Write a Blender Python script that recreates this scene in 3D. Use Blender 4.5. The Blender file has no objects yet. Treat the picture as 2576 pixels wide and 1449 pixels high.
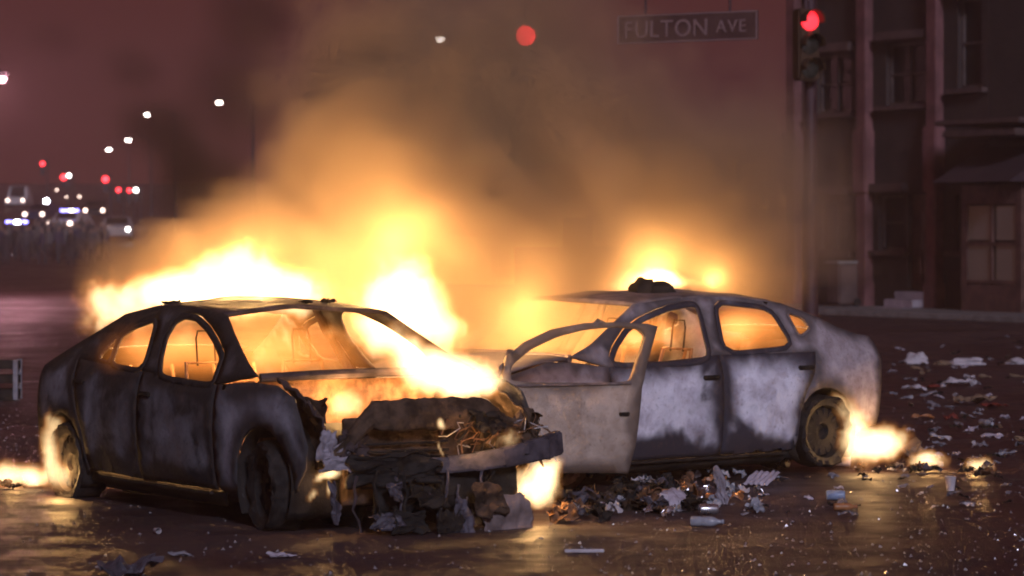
import bpy, bmesh, math, random
from mathutils import Vector, Matrix, noise
from mathutils.geometry import delaunay_2d_cdt

sc = bpy.context.scene
COL = sc.collection
rnd = random.Random(7)
R = math.radians

# ------------------------------------------------------------------ camera, world, sun, exposure
FPX, HCAM, HOR = 7995.0, 1.922, 579.0          # focal length and horizon row in a 2576 x 1449 frame
cam = bpy.data.cameras.new('camera')
cam.sensor_width = 36.0
cam.lens = 36.0 * FPX / 2576.0
cam.shift_y = -(724.5 - HOR) / 2576.0
cam.clip_end = 4000
cam.dof.use_dof = True
cam.dof.focus_distance = 21.5
cam.dof.aperture_fstop = 3.5
camo = bpy.data.objects.new('camera', cam)
camo.location = (0, 0, HCAM)
camo.rotation_euler = (R(90), 0, 0)
COL.objects.link(camo)
sc.camera = camo

world = bpy.data.worlds.new('World')
sc.world = world
world.use_nodes = True
wn = world.node_tree.nodes
bgn = wn['Background']
bgn.inputs[0].default_value = (0.132, 0.027, 0.025, 1)      # city sky glow on low cloud
bgn.inputs[1].default_value = 0.53

sun = bpy.data.lights.new('sun', 'SUN')
sun.energy = 1.75
sun.color = (0.76, 0.78, 1.0)
sun.angle = R(10)
suno = bpy.data.objects.new('sun', sun)
sdir = Vector((0.22, -0.90, 0.42)).normalized()             # direction the light comes from
suno.rotation_euler = sdir.to_track_quat('Z', 'Y').to_euler()
COL.objects.link(suno)

sc.view_settings.view_transform = 'Standard'
sc.view_settings.look = 'None'
sc.view_settings.exposure = 0.0
sc.view_settings.gamma = 1.0
sc.view_settings.use_curve_mapping = False
sc.render.engine = 'CYCLES'
sc.cycles.use_denoising = True
sc.cycles.max_bounces = 6
sc.cycles.diffuse_bounces = 2
sc.cycles.glossy_bounces = 2
sc.cycles.transmission_bounces = 2
sc.cycles.volume_bounces = 1
sc.cycles.volume_step_rate = 2.0
sc.cycles.sample_clamp_indirect = 3.0
sc.cycles.filter_width = 1.9
sc.cycles.use_adaptive_sampling = True
sc.cycles.adaptive_threshold = 0.04
sc.cycles.adaptive_min_samples = 16
HAZE = .0013

# ------------------------------------------------------------------ helpers
def at(u, v, Y):
    """point seen at pixel (u, v) of the 2576-wide frame, Y metres away"""
    return Vector(((u - 1288) * Y / FPX, Y, HCAM - (v - HOR) * Y / FPX))
def gnd(u, v, z=0.0):
    Y = FPX * (HCAM - z) / (v - HOR)
    return Vector(((u - 1288) * Y / FPX, Y, z))

def tag(o, label=None, cat=None, group=None, kind=None):
    if label: o['label'] = label
    if cat: o['category'] = cat
    if group: o['group'] = group
    if kind: o['kind'] = kind
    return o
def empty(name, loc=(0, 0, 0), rz=0.0):
    o = bpy.data.objects.new(name, None)
    o.empty_display_size = .2
    o.location = loc
    o.rotation_euler = (0, 0, rz)
    COL.objects.link(o)
    return o
def link_mesh(name, me, parent=None, loc=(0, 0, 0), rot=(0, 0, 0), sol=0.0):
    o = bpy.data.objects.new(name, me)
    COL.objects.link(o)
    o.parent = parent
    o.location = loc
    o.rotation_euler = rot
    if sol:
        m = o.modifiers.new('s', 'SOLIDIFY'); m.thickness = sol; m.offset = -1
    return o

class MB:
    """collects shapes of ONE part"""
    def __init__(s):
        s.bm = bmesh.new()
    def poly(s, vs, faces):
        b = [s.bm.verts.new(v) for v in vs]
        for f in faces:
            try: s.bm.faces.new([b[i] for i in f])
            except ValueError: pass
        return b
    def box(s, c, size, M=None, bev=0.0):
        x, y, z = [k / 2 for k in size]
        vs = [Vector((a, b, d)) for a in (-x, x) for b in (-y, y) for d in (-z, z)]
        if M is not None: vs = [M @ v for v in vs]
        vs = [v + Vector(c) for v in vs]
        b = s.poly(vs, [(0, 1, 3, 2), (4, 6, 7, 5), (0, 4, 5, 1), (2, 3, 7, 6), (0, 2, 6, 4), (1, 5, 7, 3)])
        if bev:
            es = list({e for v in b for e in v.link_edges})
            bmesh.ops.bevel(s.bm, geom=es, offset=bev, segments=2, affect='EDGES')
        return s
    def tube(s, pts, r, n=8, r2=None, cap=True):
        pts = [Vector(p) for p in pts]
        rings = []
        N = len(pts)
        up = Vector((0, 0, 1))
        for i, p in enumerate(pts):
            d = (pts[min(i + 1, N - 1)] - pts[max(i - 1, 0)]).normalized()
            a = up if abs(d.z) < .93 else Vector((1, 0, 0))
            e1 = d.cross(a).normalized(); e2 = d.cross(e1)
            rr = r if r2 is None else r + (r2 - r) * i / (N - 1)
            if isinstance(r, (list, tuple)): rr = r[i]
            rings.append([s.bm.verts.new(p + rr * (math.cos(k * 2 * math.pi / n) * e1 + math.sin(k * 2 * math.pi / n) * e2)) for k in range(n)])
        for i in range(N - 1):
            for k in range(n):
                s.bm.faces.new((rings[i][k], rings[i][(k + 1) % n], rings[i + 1][(k + 1) % n], rings[i + 1][k]))
        if cap:
            s.bm.faces.new(rings[0][::-1]); s.bm.faces.new(rings[-1])
        return s
    def lathe(s, prof, n=24, axis='Z', c=(0, 0, 0), closed=False):
        """prof: (radius, height) pairs"""
        rings = []
        for r_, h_ in prof:
            ring = []
            for k in range(n):
                a = k * 2 * math.pi / n
                p = Vector((r_ * math.cos(a), r_ * math.sin(a), h_))
                if axis == 'Y': p = Vector((p.x, p.z, p.y))
                if axis == 'X': p = Vector((p.z, p.x, p.y))
                ring.append(s.bm.verts.new(p + Vector(c)))
            rings.append(ring)
        m = len(rings)
        for i in range(m if closed else m - 1):
            for k in range(n):
                s.bm.faces.new((rings[i][k], rings[i][(k + 1) % n], rings[(i + 1) % m][(k + 1) % n], rings[(i + 1) % m][k]))
        if not closed:
            if prof[0][0] > 1e-4: s.bm.faces.new(rings[0][::-1])
            if prof[-1][0] > 1e-4: s.bm.faces.new(rings[-1])
        return s
    def grid(s, fn, nu, nv):
        vs = [[s.bm.verts.new(fn(i / nu, j / nv)) for j in range(nv + 1)] for i in range(nu + 1)]
        for i in range(nu):
            for j in range(nv):
                s.bm.faces.new((vs[i][j], vs[i + 1][j], vs[i + 1][j + 1], vs[i][j + 1]))
        return s
    def mesh(s, name, mat, smooth=True):
        bmesh.ops.recalc_face_normals(s.bm, faces=s.bm.faces)
        me = bpy.data.meshes.new(name)
        s.bm.to_mesh(me); s.bm.free()
        me.materials.append(mat)
        if smooth:
            me.shade_smooth()
            try: me.set_sharp_from_angle(angle=R(38))
            except Exception: pass
        return me
    def build(s, name, mat, parent=None, loc=(0, 0, 0), rot=(0, 0, 0), smooth=True, sol=0.0):
        return link_mesh(name, s.mesh(name, mat, smooth), parent, loc, rot, sol)

def copy_tree(o, parent=None):
    c = o.copy(); COL.objects.link(c); c.parent = parent
    for ch in list(o.children): copy_tree(ch, c)
    return c

# ------------------------------------------------------------------ node helpers
class NT:
    def __init__(s, nt): s.nt = nt
    def n(s, t, **kw):
        nd = s.nt.nodes.new(t)
        for k, v in kw.items(): setattr(nd, k, v)
        return nd
    def put(s, sock, v):
        if isinstance(v, bpy.types.NodeSocket): s.nt.links.new(v, sock)
        elif v is not None: sock.default_value = v
    def m(s, op, a, b=None, c=None, clamp=False):
        nd = s.n('ShaderNodeMath', operation=op, use_clamp=clamp)
        s.put(nd.inputs[0], a); s.put(nd.inputs[1], b); s.put(nd.inputs[2], c)
        return nd.outputs[0]
    def v(s, op, a, b=None, scale=None):
        nd = s.n('ShaderNodeVectorMath', operation=op)
        s.put(nd.inputs[0], a); s.put(nd.inputs[1], b)
        if scale is not None: s.put(nd.inputs['Scale'], scale)
        return nd.outputs['Value'] if op in ('LENGTH', 'DOT_PRODUCT', 'DISTANCE') else nd.outputs[0]
    def noise(s, vec, scale, detail=2.0, rough=.5, dist=0.0):
        nd = s.n('ShaderNodeTexNoise')
        s.put(nd.inputs['Vector'], vec)
        nd.inputs['Scale'].default_value = scale; nd.inputs['Detail'].default_value = detail
        nd.inputs['Roughness'].default_value = rough; nd.inputs['Distortion'].default_value = dist
        return nd.outputs[0], nd.outputs[1]
    def ss(s, x, lo, hi, to0=0.0, to1=1.0):
        nd = s.n('ShaderNodeMapRange', interpolation_type='SMOOTHSTEP')
        s.put(nd.inputs[0], x); nd.inputs[1].default_value = lo; nd.inputs[2].default_value = hi
        nd.inputs[3].default_value = to0; nd.inputs[4].default_value = to1
        return nd.outputs[0]
    def mix(s, fac, a, b):
        nd = s.n('ShaderNodeMix', data_type='RGBA')
        s.put(nd.inputs[0], fac)
        for i, q in ((6, a), (7, b)):
            s.put(nd.inputs[i], q if isinstance(q, bpy.types.NodeSocket) else (q[0], q[1], q[2], 1))
        return nd.outputs[2]

def newmat(name):
    m = bpy.data.materials.new(name); m.use_nodes = True
    t = NT(m.node_tree)
    return m, t, m.node_tree.nodes['Principled BSDF'], m.node_tree.nodes['Material Output']
def simple(name, col, rough=.6, metal=0.0, var=.25, scale=9.0, bump=0.0, bscale=60.0, coat=0.0):
    m, t, p, out = newmat(name)
    tc = t.n('ShaderNodeTexCoord').outputs['Object']
    f, _ = t.noise(tc, scale, 4, .6)
    dk = [c * (1 - var) for c in col]; lt = [min(1, c * (1 + var)) for c in col]
    t.put(p.inputs['Base Color'], t.mix(t.ss(f, .3, .7), dk, lt))
    t.put(p.inputs['Roughness'], t.ss(f, .25, .75, max(.04, rough - .12), min(1, rough + .12)))
    p.inputs['Metallic'].default_value = metal
    p.inputs['Specular IOR Level'].default_value = .12 if rough >= .65 else .35
    p.inputs['Coat Weight'].default_value = coat
    if bump:
        g, _ = t.noise(tc, bscale, 5, .65)
        b = t.n('ShaderNodeBump'); b.inputs['Strength'].default_value = bump; b.inputs['Distance'].default_value = .02
        t.put(b.inputs['Height'], g); t.put(p.inputs['Normal'], b.outputs[0])
    return m
def emis(name, col, strength):
    m, t, p, out = newmat(name)
    p.inputs['Base Color'].default_value = (.1, .1, .1, 1)
    p.inputs['Emission Color'].default_value = (*col, 1)
    p.inputs['Emission Strength'].default_value = strength
    return m

# ------------------------------------------------------------------ materials
def burnt(name, ash, ash2, soot, rust, zcut, cover, edge_lo, edge_hi, rustiness, metal=.0):
    """scorched sheet metal: ash-white heat-bleached fields inside each panel, soot round seams, rust stains"""
    m, t, p, out = newmat(name)
    tc = t.n('ShaderNodeTexCoord').outputs['Object']
    ed = t.n('ShaderNodeAttribute', attribute_name='edge').outputs['Fac']
    big, _ = t.noise(tc, 2.6, 3, .5, .4)
    mid, _ = t.noise(tc, 7.0, 5, .6, .3)
    fine, _ = t.noise(tc, 40.0, 5, .7)
    z = t.n('ShaderNodeSeparateXYZ'); t.put(z.inputs[0], tc)
    low = t.m('ADD', z.outputs[2], t.m('MULTIPLY', t.m('SUBTRACT', big, .5), .50))
    mask = t.ss(t.m('ADD', ed, t.m('ADD', t.m('MULTIPLY', t.m('SUBTRACT', big, .5), .30), t.m('MULTIPLY', t.m('SUBTRACT', mid, .5), .07))), edge_lo, edge_hi)
    mask = t.m('MULTIPLY', mask, t.ss(low, zcut - .06, zcut + .08))
    mask = t.m('MULTIPLY', mask, t.ss(t.m('ADD', t.m('MULTIPLY', big, .6), t.m('MULTIPLY', mid, .4)), cover, cover + .26))
    a = t.mix(t.ss(mid, .35, .65), ash, ash2)
    a = t.mix(t.ss(fine, .55, .75), a, [c * .62 for c in ash2])
    col = t.mix(mask, soot, a)
    rm = t.m('MULTIPLY', t.ss(t.m('ADD', t.m('MULTIPLY', mid, .5), t.m('MULTIPLY', fine, .5)), .52, .66), rustiness)
    col = t.mix(rm, col, rust)
    t.put(p.inputs['Base Color'], col)
    t.put(p.inputs['Roughness'], t.ss(fine, .3, .7, .62, .9))
    p.inputs['Specular IOR Level'].default_value = .15
    p.inputs['Metallic'].default_value = metal
    b = t.n('ShaderNodeBump'); b.inputs['Strength'].default_value = .5; b.inputs['Distance'].default_value = .006
    t.put(b.inputs['Height'], t.m('ADD', fine, t.m('MULTIPLY', mid, 2.0))); t.put(p.inputs['Normal'], b.outputs[0])
    return m
M = {}
M['car1'] = burnt('scorched_grey_panel', (.27, .275, .32), (.15, .152, .18), (.028, .025, .027), (.14, .075, .045), .30, .38, .05, .2, .3)
M['car1f'] = burnt('scorched_fender', (.36, .36, .42), (.24, .24, .29), (.05, .046, .05), (.14, .075, .045), .1, .18, .02, .2, .2)
M['car2'] = burnt('bleached_white_panel', (.80, .78, .88), (.52, .49, .58), (.045, .040, .052), (.20, .12, .08), .36, .20, .02, .20, .3)
M['car2f'] = burnt('bleached_quarter', (.46, .40, .43), (.30, .25, .27), (.10, .085, .09), (.24, .15, .11), .05, .10, .0, .12, .35)
M['door1'] = burnt('bleached_brown_door', (.50, .40, .34), (.36, .28, .23), (.16, .12, .10), (.28, .16, .10), .1, .05, .0, .12, .3)
M['frame1'] = simple('sooty_frame', (.055, .040, .042), .7, 0, .5, 7, .3, 40)
M['frame2'] = simple('rusty_frame', (.19, .145, .14), .75, 0, .4, 6, .3, 40)
M['soot'] = simple('soot_black', (.022, .019, .018), .75, 0, .5, 8, .4, 50)
M['char'] = simple('char_brown', (.065, .042, .030), .8, 0, .6, 9, .5, 40)
M['rust'] = simple('rusted_steel', (.20, .105, .060), .8, .1, .5, 12, .4, 60)
M['bare'] = simple('bare_steel', (.42, .40, .42), .45, .7, .4, 10, .3, 50)
M['greybeam'] = simple('grey_beam', (.075, .066, .084), .6, .2, .4, 9, .3, 50)
M['pale'] = simple('pale_ash_metal', (.24, .215, .25), .6, .1, .35, 12, .4, 50)
M['tyre'] = simple('charred_rubber', (.025, .021, .020), .65, 0, .5, 20, .5, 70)
M['rim'] = simple('scorched_alloy', (.16, .13, .12), .6, .3, .5, 14, .3, 60)
M['rimdark'] = simple('sooty_alloy', (.035, .030, .028), .7, .1, .5, 14, .3, 60)

def asphalt():
    m, t, p, out = newmat('wet_asphalt')
    g = t.n('ShaderNodeNewGeometry').outputs['Position']
    big, _ = t.noise(g, .35, 4, .6)
    mid, _ = t.noise(g, 2.2, 5, .6)
    fin, _ = t.noise(g, 55, 4, .7)
    col = t.mix(t.ss(big, .35, .65), (.034, .018, .019), (.056, .030, .030))
    col = t.mix(t.m('MULTIPLY', t.ss(mid, .52, .70), .6), col, (.026, .020, .020))
    col = t.mix(t.ss(fin, .62, .74), col, (.15, .12, .11))
    t.put(p.inputs['Base Color'], col)
    wet = t.m('ADD', t.m('MULTIPLY', big, .55), t.m('MULTIPLY', mid, .45))
    t.put(p.inputs['Roughness'], t.ss(wet, .40, .64, .40, .75))
    b = t.n('ShaderNodeBump'); b.inputs['Strength'].default_value = .55; b.inputs['Distance'].default_value = .012
    t.put(b.inputs['Height'], t.m('ADD', fin, t.m('MULTIPLY', mid, .8))); t.put(p.inputs['Normal'], b.outputs[0])
    return m
M['asphalt'] = asphalt()
M['line'] = simple('worn_road_paint', (.48, .43, .42), .55, 0, .4, 3, .2, 30)
M['kerb'] = simple('kerb_concrete', (.24, .22, .21), .8, 0, .25, 4, .3, 30)
M['paving'] = simple('paving_concrete', (.16, .145, .14), .8, 0, .25, 2, .3, 20)

def brickmat(name, c1, c2, mort):
    m, t, p, out = newmat(name)
    tc = t.n('ShaderNodeTexCoord').outputs['Object']
    sx = t.n('ShaderNodeSeparateXYZ'); t.put(sx.inputs[0], tc)
    cb = t.n('ShaderNodeCombineXYZ'); t.put(cb.inputs[0], t.m('ADD', sx.outputs[0], sx.outputs[1])); t.put(cb.inputs[1], sx.outputs[2])
    br = t.n('ShaderNodeTexBrick'); t.put(br.inputs['Vector'], cb.outputs[0])
    br.inputs['Scale'].default_value = 1.0; br.inputs['Brick Width'].default_value = .21; br.inputs['Row Height'].default_value = .075
    br.inputs['Mortar Size'].default_value = .008
    br.inputs['Color1'].default_value = (*c1, 1); br.inputs['Color2'].default_value = (*c2, 1); br.inputs['Mortar'].default_value = (*mort, 1)
    f, _ = t.noise(tc, 1.5, 5, .6)
    t.put(p.inputs['Base Color'], t.mix(t.m('MULTIPLY', t.ss(f, .35, .75), .6), br.outputs[0], [c * .4 for c in c1]))
    p.inputs['Roughness'].default_value = .85
    return m
M['brickA'] = brickmat('dark_brick', (.050, .028, .025), (.034, .020, .018), (.04, .032, .03))
M['brickB'] = brickmat('brown_brick', (.046, .029, .025), (.032, .021, .019), (.036, .03, .028))
M['pilaster'] = simple('firelit_pilaster_tint', (.17, .075, .075), .7, 0, .3, 2, .2, 20)  # reddish firelight on the pilasters is put into their base colour
M['stone'] = simple('window_stone', (.10, .065, .06), .7, 0, .3, 3, .2, 20)
M['marble'] = simple('marble_step', (.34, .29, .32), .5, 0, .2, 4, .1, 20)
M['sash'] = simple('dull_sash', (.085, .06, .055), .6, 0, .3, 4)
M['wood'] = simple('dark_door_wood', (.10, .05, .04), .55, 0, .4, 4)
def glass():
    m, t, p, out = newmat('dark_pane')
    p.inputs['Base Color'].default_value = (.012, .012, .014, 1); p.inputs['Roughness'].default_value = .35; p.inputs['Specular IOR Level'].default_value = .25
    return m
M['pane'] = glass()
M['litpane'] = emis('dimly_lit_pane', (.62, .26, .13), .032)
M['signgreen'] = simple('sign_face', (.09, .045, .042), .5, 0, .15, 3)
M['signwhite'] = simple('sign_letters', (.27, .17, .17), .5, 0, .1, 3)
M['sigbody'] = simple('signal_yellow', (.055, .028, .014), .5, 0, .2, 6)
M['steel'] = simple('galvanised_pole', (.06, .03, .036), .5, .3, .2, 3)
M['darkpole'] = simple('dark_pole', (.05, .045, .05), .6, .2, .2, 3)
M['red'] = emis('red_signal_lens', (1.0, .018, .03), 2.6)
M['redsmoke'] = emis('red_signal_lens_in_smoke', (1.0, .03, .035), 11)
M['redfar'] = emis('distant_red_lens', (1.0, .03, .04), 8)
M['off'] = simple('unlit_lens', (.03, .03, .025), .3)
M['lamp'] = emis('street_lamp_lens', (1.0, .86, .78), 40)
M['lampnear'] = emis('near_lamp_lens', (1.0, .55, .66), 14)
M['bluelamp'] = emis('blue_beacon', (.22, .20, 1.0), 14)
M['whitelamp'] = emis('white_beacon', (.85, .88, 1.0), 60)
M['headlamp'] = emis('headlamp_lens', (1.0, .92, .85), 20)
M['smalllamp'] = emis('small_warm_bulb', (1.0, .72, .6), 9)

# ------------------------------------------------------------------ ground, road, markings
def sheet(name, pts, z, mat, kind='structure'):
    mb = MB(); mb.poly([(p[0], p[1], z) for p in pts], [tuple(range(len(pts)))])
    return tag(mb.build(name, mat, smooth=False), kind=kind)
_r = MB(); _ys = [-200, 0, 60, 140, 520, 2500]; _zs = [0, 0, 0, 0, 9.5, 9.5]
_r.poly([(x, y, z) for y, z in zip(_ys, _zs) for x in (-900, 900)], [(2 * i, 2 * i + 1, 2 * i + 3, 2 * i + 2) for i in range(5)])
tag(_r.build('road', M['asphalt'], smooth=False), kind='structure')

def line_strip(a, b, w, name='road_marking', seed=1):
    """worn painted line from a to b on the road"""
    r = random.Random(seed)
    a, b = Vector((a[0], a[1], 0)), Vector((b[0], b[1], 0))
    d = (b - a).normalized(); nrm = Vector((-d.y, d.x, 0)); L = (b - a).length
    mb = MB(); x = 0.0
    k = max(3, int(L / .6))
    for i in range(k):
        if r.random() < .12: continue
        s0, s1 = L * i / k, L * (i + 1) / k
        w0 = w * r.uniform(.4, .5); w1 = w * r.uniform(.4, .5)
        q = [a + d * s0 - nrm * w0, a + d * s1 - nrm * w1, a + d * s1 + nrm * w1, a + d * s0 + nrm * w0]
        mb.poly([(p.x, p.y, .004) for p in q], [(0, 1, 2, 3)])
    return tag(mb.build(name, M['line'], smooth=False), kind='structure')
for (v, u1, w, s) in ((776, 175, .55, 3), (840, 60, .28, 4), (961, 140, .16, 5)):
    p, q = gnd(-900, v), gnd(u1, v)
    line_strip(p, q, w, seed=s)

# ------------------------------------------------------------------ volumes: fire and smoke built as fog grids
def fog(name, base, lo, hi, res, blobs, mat, warp=(1.6, .25), carve=(3.0, .5, .55), thr=.1, gain=1.0, seed=0.0, top=None, puff=None):
    """fog-volume object. blobs: (world centre, radii, weight). carve: (scale, strength, vertical squeeze)"""
    base = Vector(base)
    me = bpy.data.meshes.new(name)
    o = bpy.data.objects.new(name, me); o.location = base; COL.objects.link(o)
    ng = bpy.data.node_groups.new(name, 'GeometryNodeTree')
    ng.interface.new_socket('Geometry', in_out='OUTPUT', socket_type='NodeSocketGeometry')
    t = NT(ng)
    pos = t.n('GeometryNodeInputPosition').outputs[0]
    pw = t.v('ADD', pos, tuple(base))
    sd = t.v('ADD', pw, (seed * 3.1, seed * 1.7, seed * 2.3))
    _, wc = t.noise(sd, warp[0], 3, .55)
    pp = t.v('ADD', pw, t.v('SCALE', t.v('SUBTRACT', wc, (.5, .5, .5)), scale=warp[1] * 2))
    if puff:
        _, wc2 = t.noise(sd, puff[0], 2, .5)
        pp = t.v('ADD', pp, t.v('SCALE', t.v('SUBTRACT', wc2, (.5, .5, .5)), scale=puff[1] * 2))
    val = None
    for c, r_, w in blobs:
        q = t.v('DIVIDE', t.v('SUBTRACT', pp, tuple(c)), tuple(r_))
        g = t.m('MULTIPLY', t.m('EXPONENT', t.m('MULTIPLY', t.v('DOT_PRODUCT', q, q), -1.6)), w)
        val = g if val is None else t.m('ADD', val, g)
    if carve[1]:
        st = t.v('MULTIPLY', sd, (1, 1, carve[2]))
        f, _ = t.noise(st, carve[0], 5, .62, .5)
        val = t.m('SUBTRACT', val, t.m('MULTIPLY', t.m('SUBTRACT', f, .3), carve[1]))
        if len(carve) > 3:
            f2, _ = t.noise(t.v('ADD', st, t.v('SCALE', t.v('SUBTRACT', wc, (.5, .5, .5)), scale=.6)), carve[0] * 2.9, 4, .65, 1.2)
            val = t.m('SUBTRACT', val, t.m('MULTIPLY', t.m('SUBTRACT', f2, .35), carve[3]))
    val = t.m('MULTIPLY', t.m('MAXIMUM', t.m('SUBTRACT', val, thr), 0.0), gain)
    sx = t.n('ShaderNodeSeparateXYZ'); t.put(sx.inputs[0], pw)
    # fade to nothing at the grid's own border
    for ax, (l, h) in enumerate(zip(lo, hi)):
        w = (h - l) * .08
        val = t.m('MULTIPLY', val, t.ss(sx.outputs[ax], l, l + (w if ax < 2 else .01)))
        val = t.m('MULTIPLY', val, t.ss(sx.outputs[ax], h - w, h, 1.0, 0.0))
    vc = t.n('GeometryNodeVolumeCube')
    t.put(vc.inputs['Density'], val)
    vc.inputs['Min'].default_value = Vector(lo) - base
    vc.inputs['Max'].default_value = Vector(hi) - base
    for k, ax in enumerate('XYZ'):
        vc.inputs['Resolution ' + ax].default_value = max(4, int((hi[k] - lo[k]) / res))
    sm = t.n('GeometryNodeSetMaterial'); sm.inputs['Material'].default_value = mat
    ng.links.new(vc.outputs[0], sm.inputs[0])
    go = t.n('NodeGroupOutput'); ng.links.new(sm.outputs[0], go.inputs[0])
    md = o.modifiers.new('fog', 'NODES'); md.node_group = ng
    return o
def firemat(name, k, lowc=(1, .33, .055), highc=(1, .68, .34), kmax=.9):
    m, t, p, out = newmat(name); m.node_tree.nodes.remove(p)
    d = t.n('ShaderNodeVolumeInfo').outputs['Density']
    e = t.n('ShaderNodeEmission')
    t.put(e.inputs[0], t.mix(t.ss(d, .0, kmax), lowc, highc))
    t.put(e.inputs[1], t.m('MULTIPLY', t.m('POWER', d, 1.15), k))
    m.node_tree.links.new(e.outputs[0], out.inputs['Volume'])
    return m
def smokemat(name, col, dens, aniso=.25):
    m, t, p, out = newmat(name); m.node_tree.nodes.remove(p)
    d = t.n('ShaderNodeVolumeInfo').outputs['Density']
    e = t.n('ShaderNodeVolumePrincipled')
    e.inputs['Color'].default_value = (*col, 1)
    e.inputs['Density Attribute'].default_value = ''
    e.inputs['Anisotropy'].default_value = aniso
    t.put(e.inputs['Density'], t.m('MULTIPLY', d, dens))
    m.node_tree.links.new(e.outputs[0], out.inputs['Volume'])
    return m
M['fire'] = firemat('flame', 7.5)
M['firesoft'] = firemat('soft_flame', 7.0, (1, .27, .04), (1, .50, .15))
M['smoke'] = smokemat('fire_smoke', (.95, .73, .51), 1.0)
M['darksmoke'] = smokemat('dark_smoke', (.22, .15, .13), 1.0)
FIRELIGHT = (1.0, .53, .18)
def firelight(loc, watts, rad=.16, parent=None):
    l = bpy.data.lights.new('firelight', 'POINT'); l.energy = watts; l.color = FIRELIGHT; l.shadow_soft_size = rad
    o = bpy.data.objects.new('firelight', l); COL.objects.link(o); o.location = Vector(loc)
    if parent is not None:
        o.parent = parent; o.location = Vector(loc) - parent.location
    return o
def blob(u, v, Y, ru, rv, ry, w):
    """blob centred at a picture position and distance, radii in metres from its size there"""
    s = Y / FPX
    return (at(u, v, Y), (ru * s, ry, rv * s), w)
def fire(name, label, base, blobs, res, mat='fire', light=(), pad=.45, **kw):
    lo = [min(b[0][k] - b[1][k] * 1.5 for b in blobs) - pad * .4 for k in range(3)]
    hi = [max(b[0][k] + b[1][k] * 1.5 for b in blobs) + pad * .4 for k in range(3)]
    lo[2] = max(lo[2], .01)
    o = fog(name, base, lo, hi, res, blobs, M[mat], **kw)
    tag(o, label, 'fire', kind='stuff')
    for loc, w, r_ in light: firelight(loc, w, r_, o)
    return o

# ------------------------------------------------------------------ panel helpers
ZB = [-.2, .1, .18, .3, .45, .6, .72, .82, .9, .97, 1.05, 1.15, 1.25, 1.35, 1.42, 1.6]
WB = [.8, .80, .85, .885, .9, .91, .905, .895, .875, .845, .80, .745, .69, .635, .58, .45]
def interp(x, xs, ys):
    if x <= xs[0]: return ys[0]
    for i in range(len(xs) - 1):
        if x <= xs[i + 1]:
            k = (x - xs[i]) / (xs[i + 1] - xs[i]); return ys[i] + k * (ys[i + 1] - ys[i])
    return ys[-1]
def half(x, z):
    w = interp(z, ZB, WB)
    if x > 0: w -= .11 * min(x / .9, 1.2) ** 2.2
    if x < -2.8: w -= .12 * min((-2.8 - x), 1.2) ** 2
    return w
def resample(poly, step):
    out = []
    n = len(poly)
    for i in range(n):
        a, b = Vector(poly[i]), Vector(poly[(i + 1) % n])
        k = max(1, round((b - a).length / step))
        for j in range(k): out.append(a + (b - a) * (j / k))
    return out
def chaikin(poly, it=2):
    p = [Vector(q) for q in poly]
    for _ in range(it):
        q = []
        for i in range(len(p)):
            a, b = p[i], p[(i + 1) % len(p)]
            q += [a * .87 + b * .13, a * .13 + b * .87]
        p = q
    return p
def inside(p, poly):
    c = False; n = len(poly); j = n - 1
    for i in range(n):
        a, b = poly[i], poly[j]
        if (a[1] > p[1]) != (b[1] > p[1]) and p[0] < (b[0] - a[0]) * (p[1] - a[1]) / (b[1] - a[1]) + a[0]: c = not c
        j = i
    return c
def segdist(p, polys):
    best = 9.0
    for poly in polys:
        n = len(poly)
        for i in range(n):
            a, b = poly[i], poly[(i + 1) % n]
            ab = b - a; l2 = ab.length_squared
            t_ = 0 if l2 == 0 else max(0, min(1, (p - a).dot(ab) / l2))
            best = min(best, (p - a - ab * t_).length)
    return best
def offset(poly, d):
    """grow a polygon outwards by d"""
    p = [Vector(q) for q in poly]; n = len(p)
    area = sum(p[i].x * p[(i + 1) % n].y - p[(i + 1) % n].x * p[i].y for i in range(n))
    s = 1 if area > 0 else -1
    out = []
    for i in range(n):
        t_ = (p[(i + 1) % n] - p[i - 1]).normalized()
        out.append(p[i] + Vector((t_.y, -t_.x)) * d * s)
    return out
def arc(cx, cz, r, a0, a1, n=10):
    return [(cx + r * math.cos(R(a0 + (a1 - a0) * i / n)), cz + r * math.sin(R(a0 + (a1 - a0) * i / n))) for i in range(n + 1)]
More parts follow.
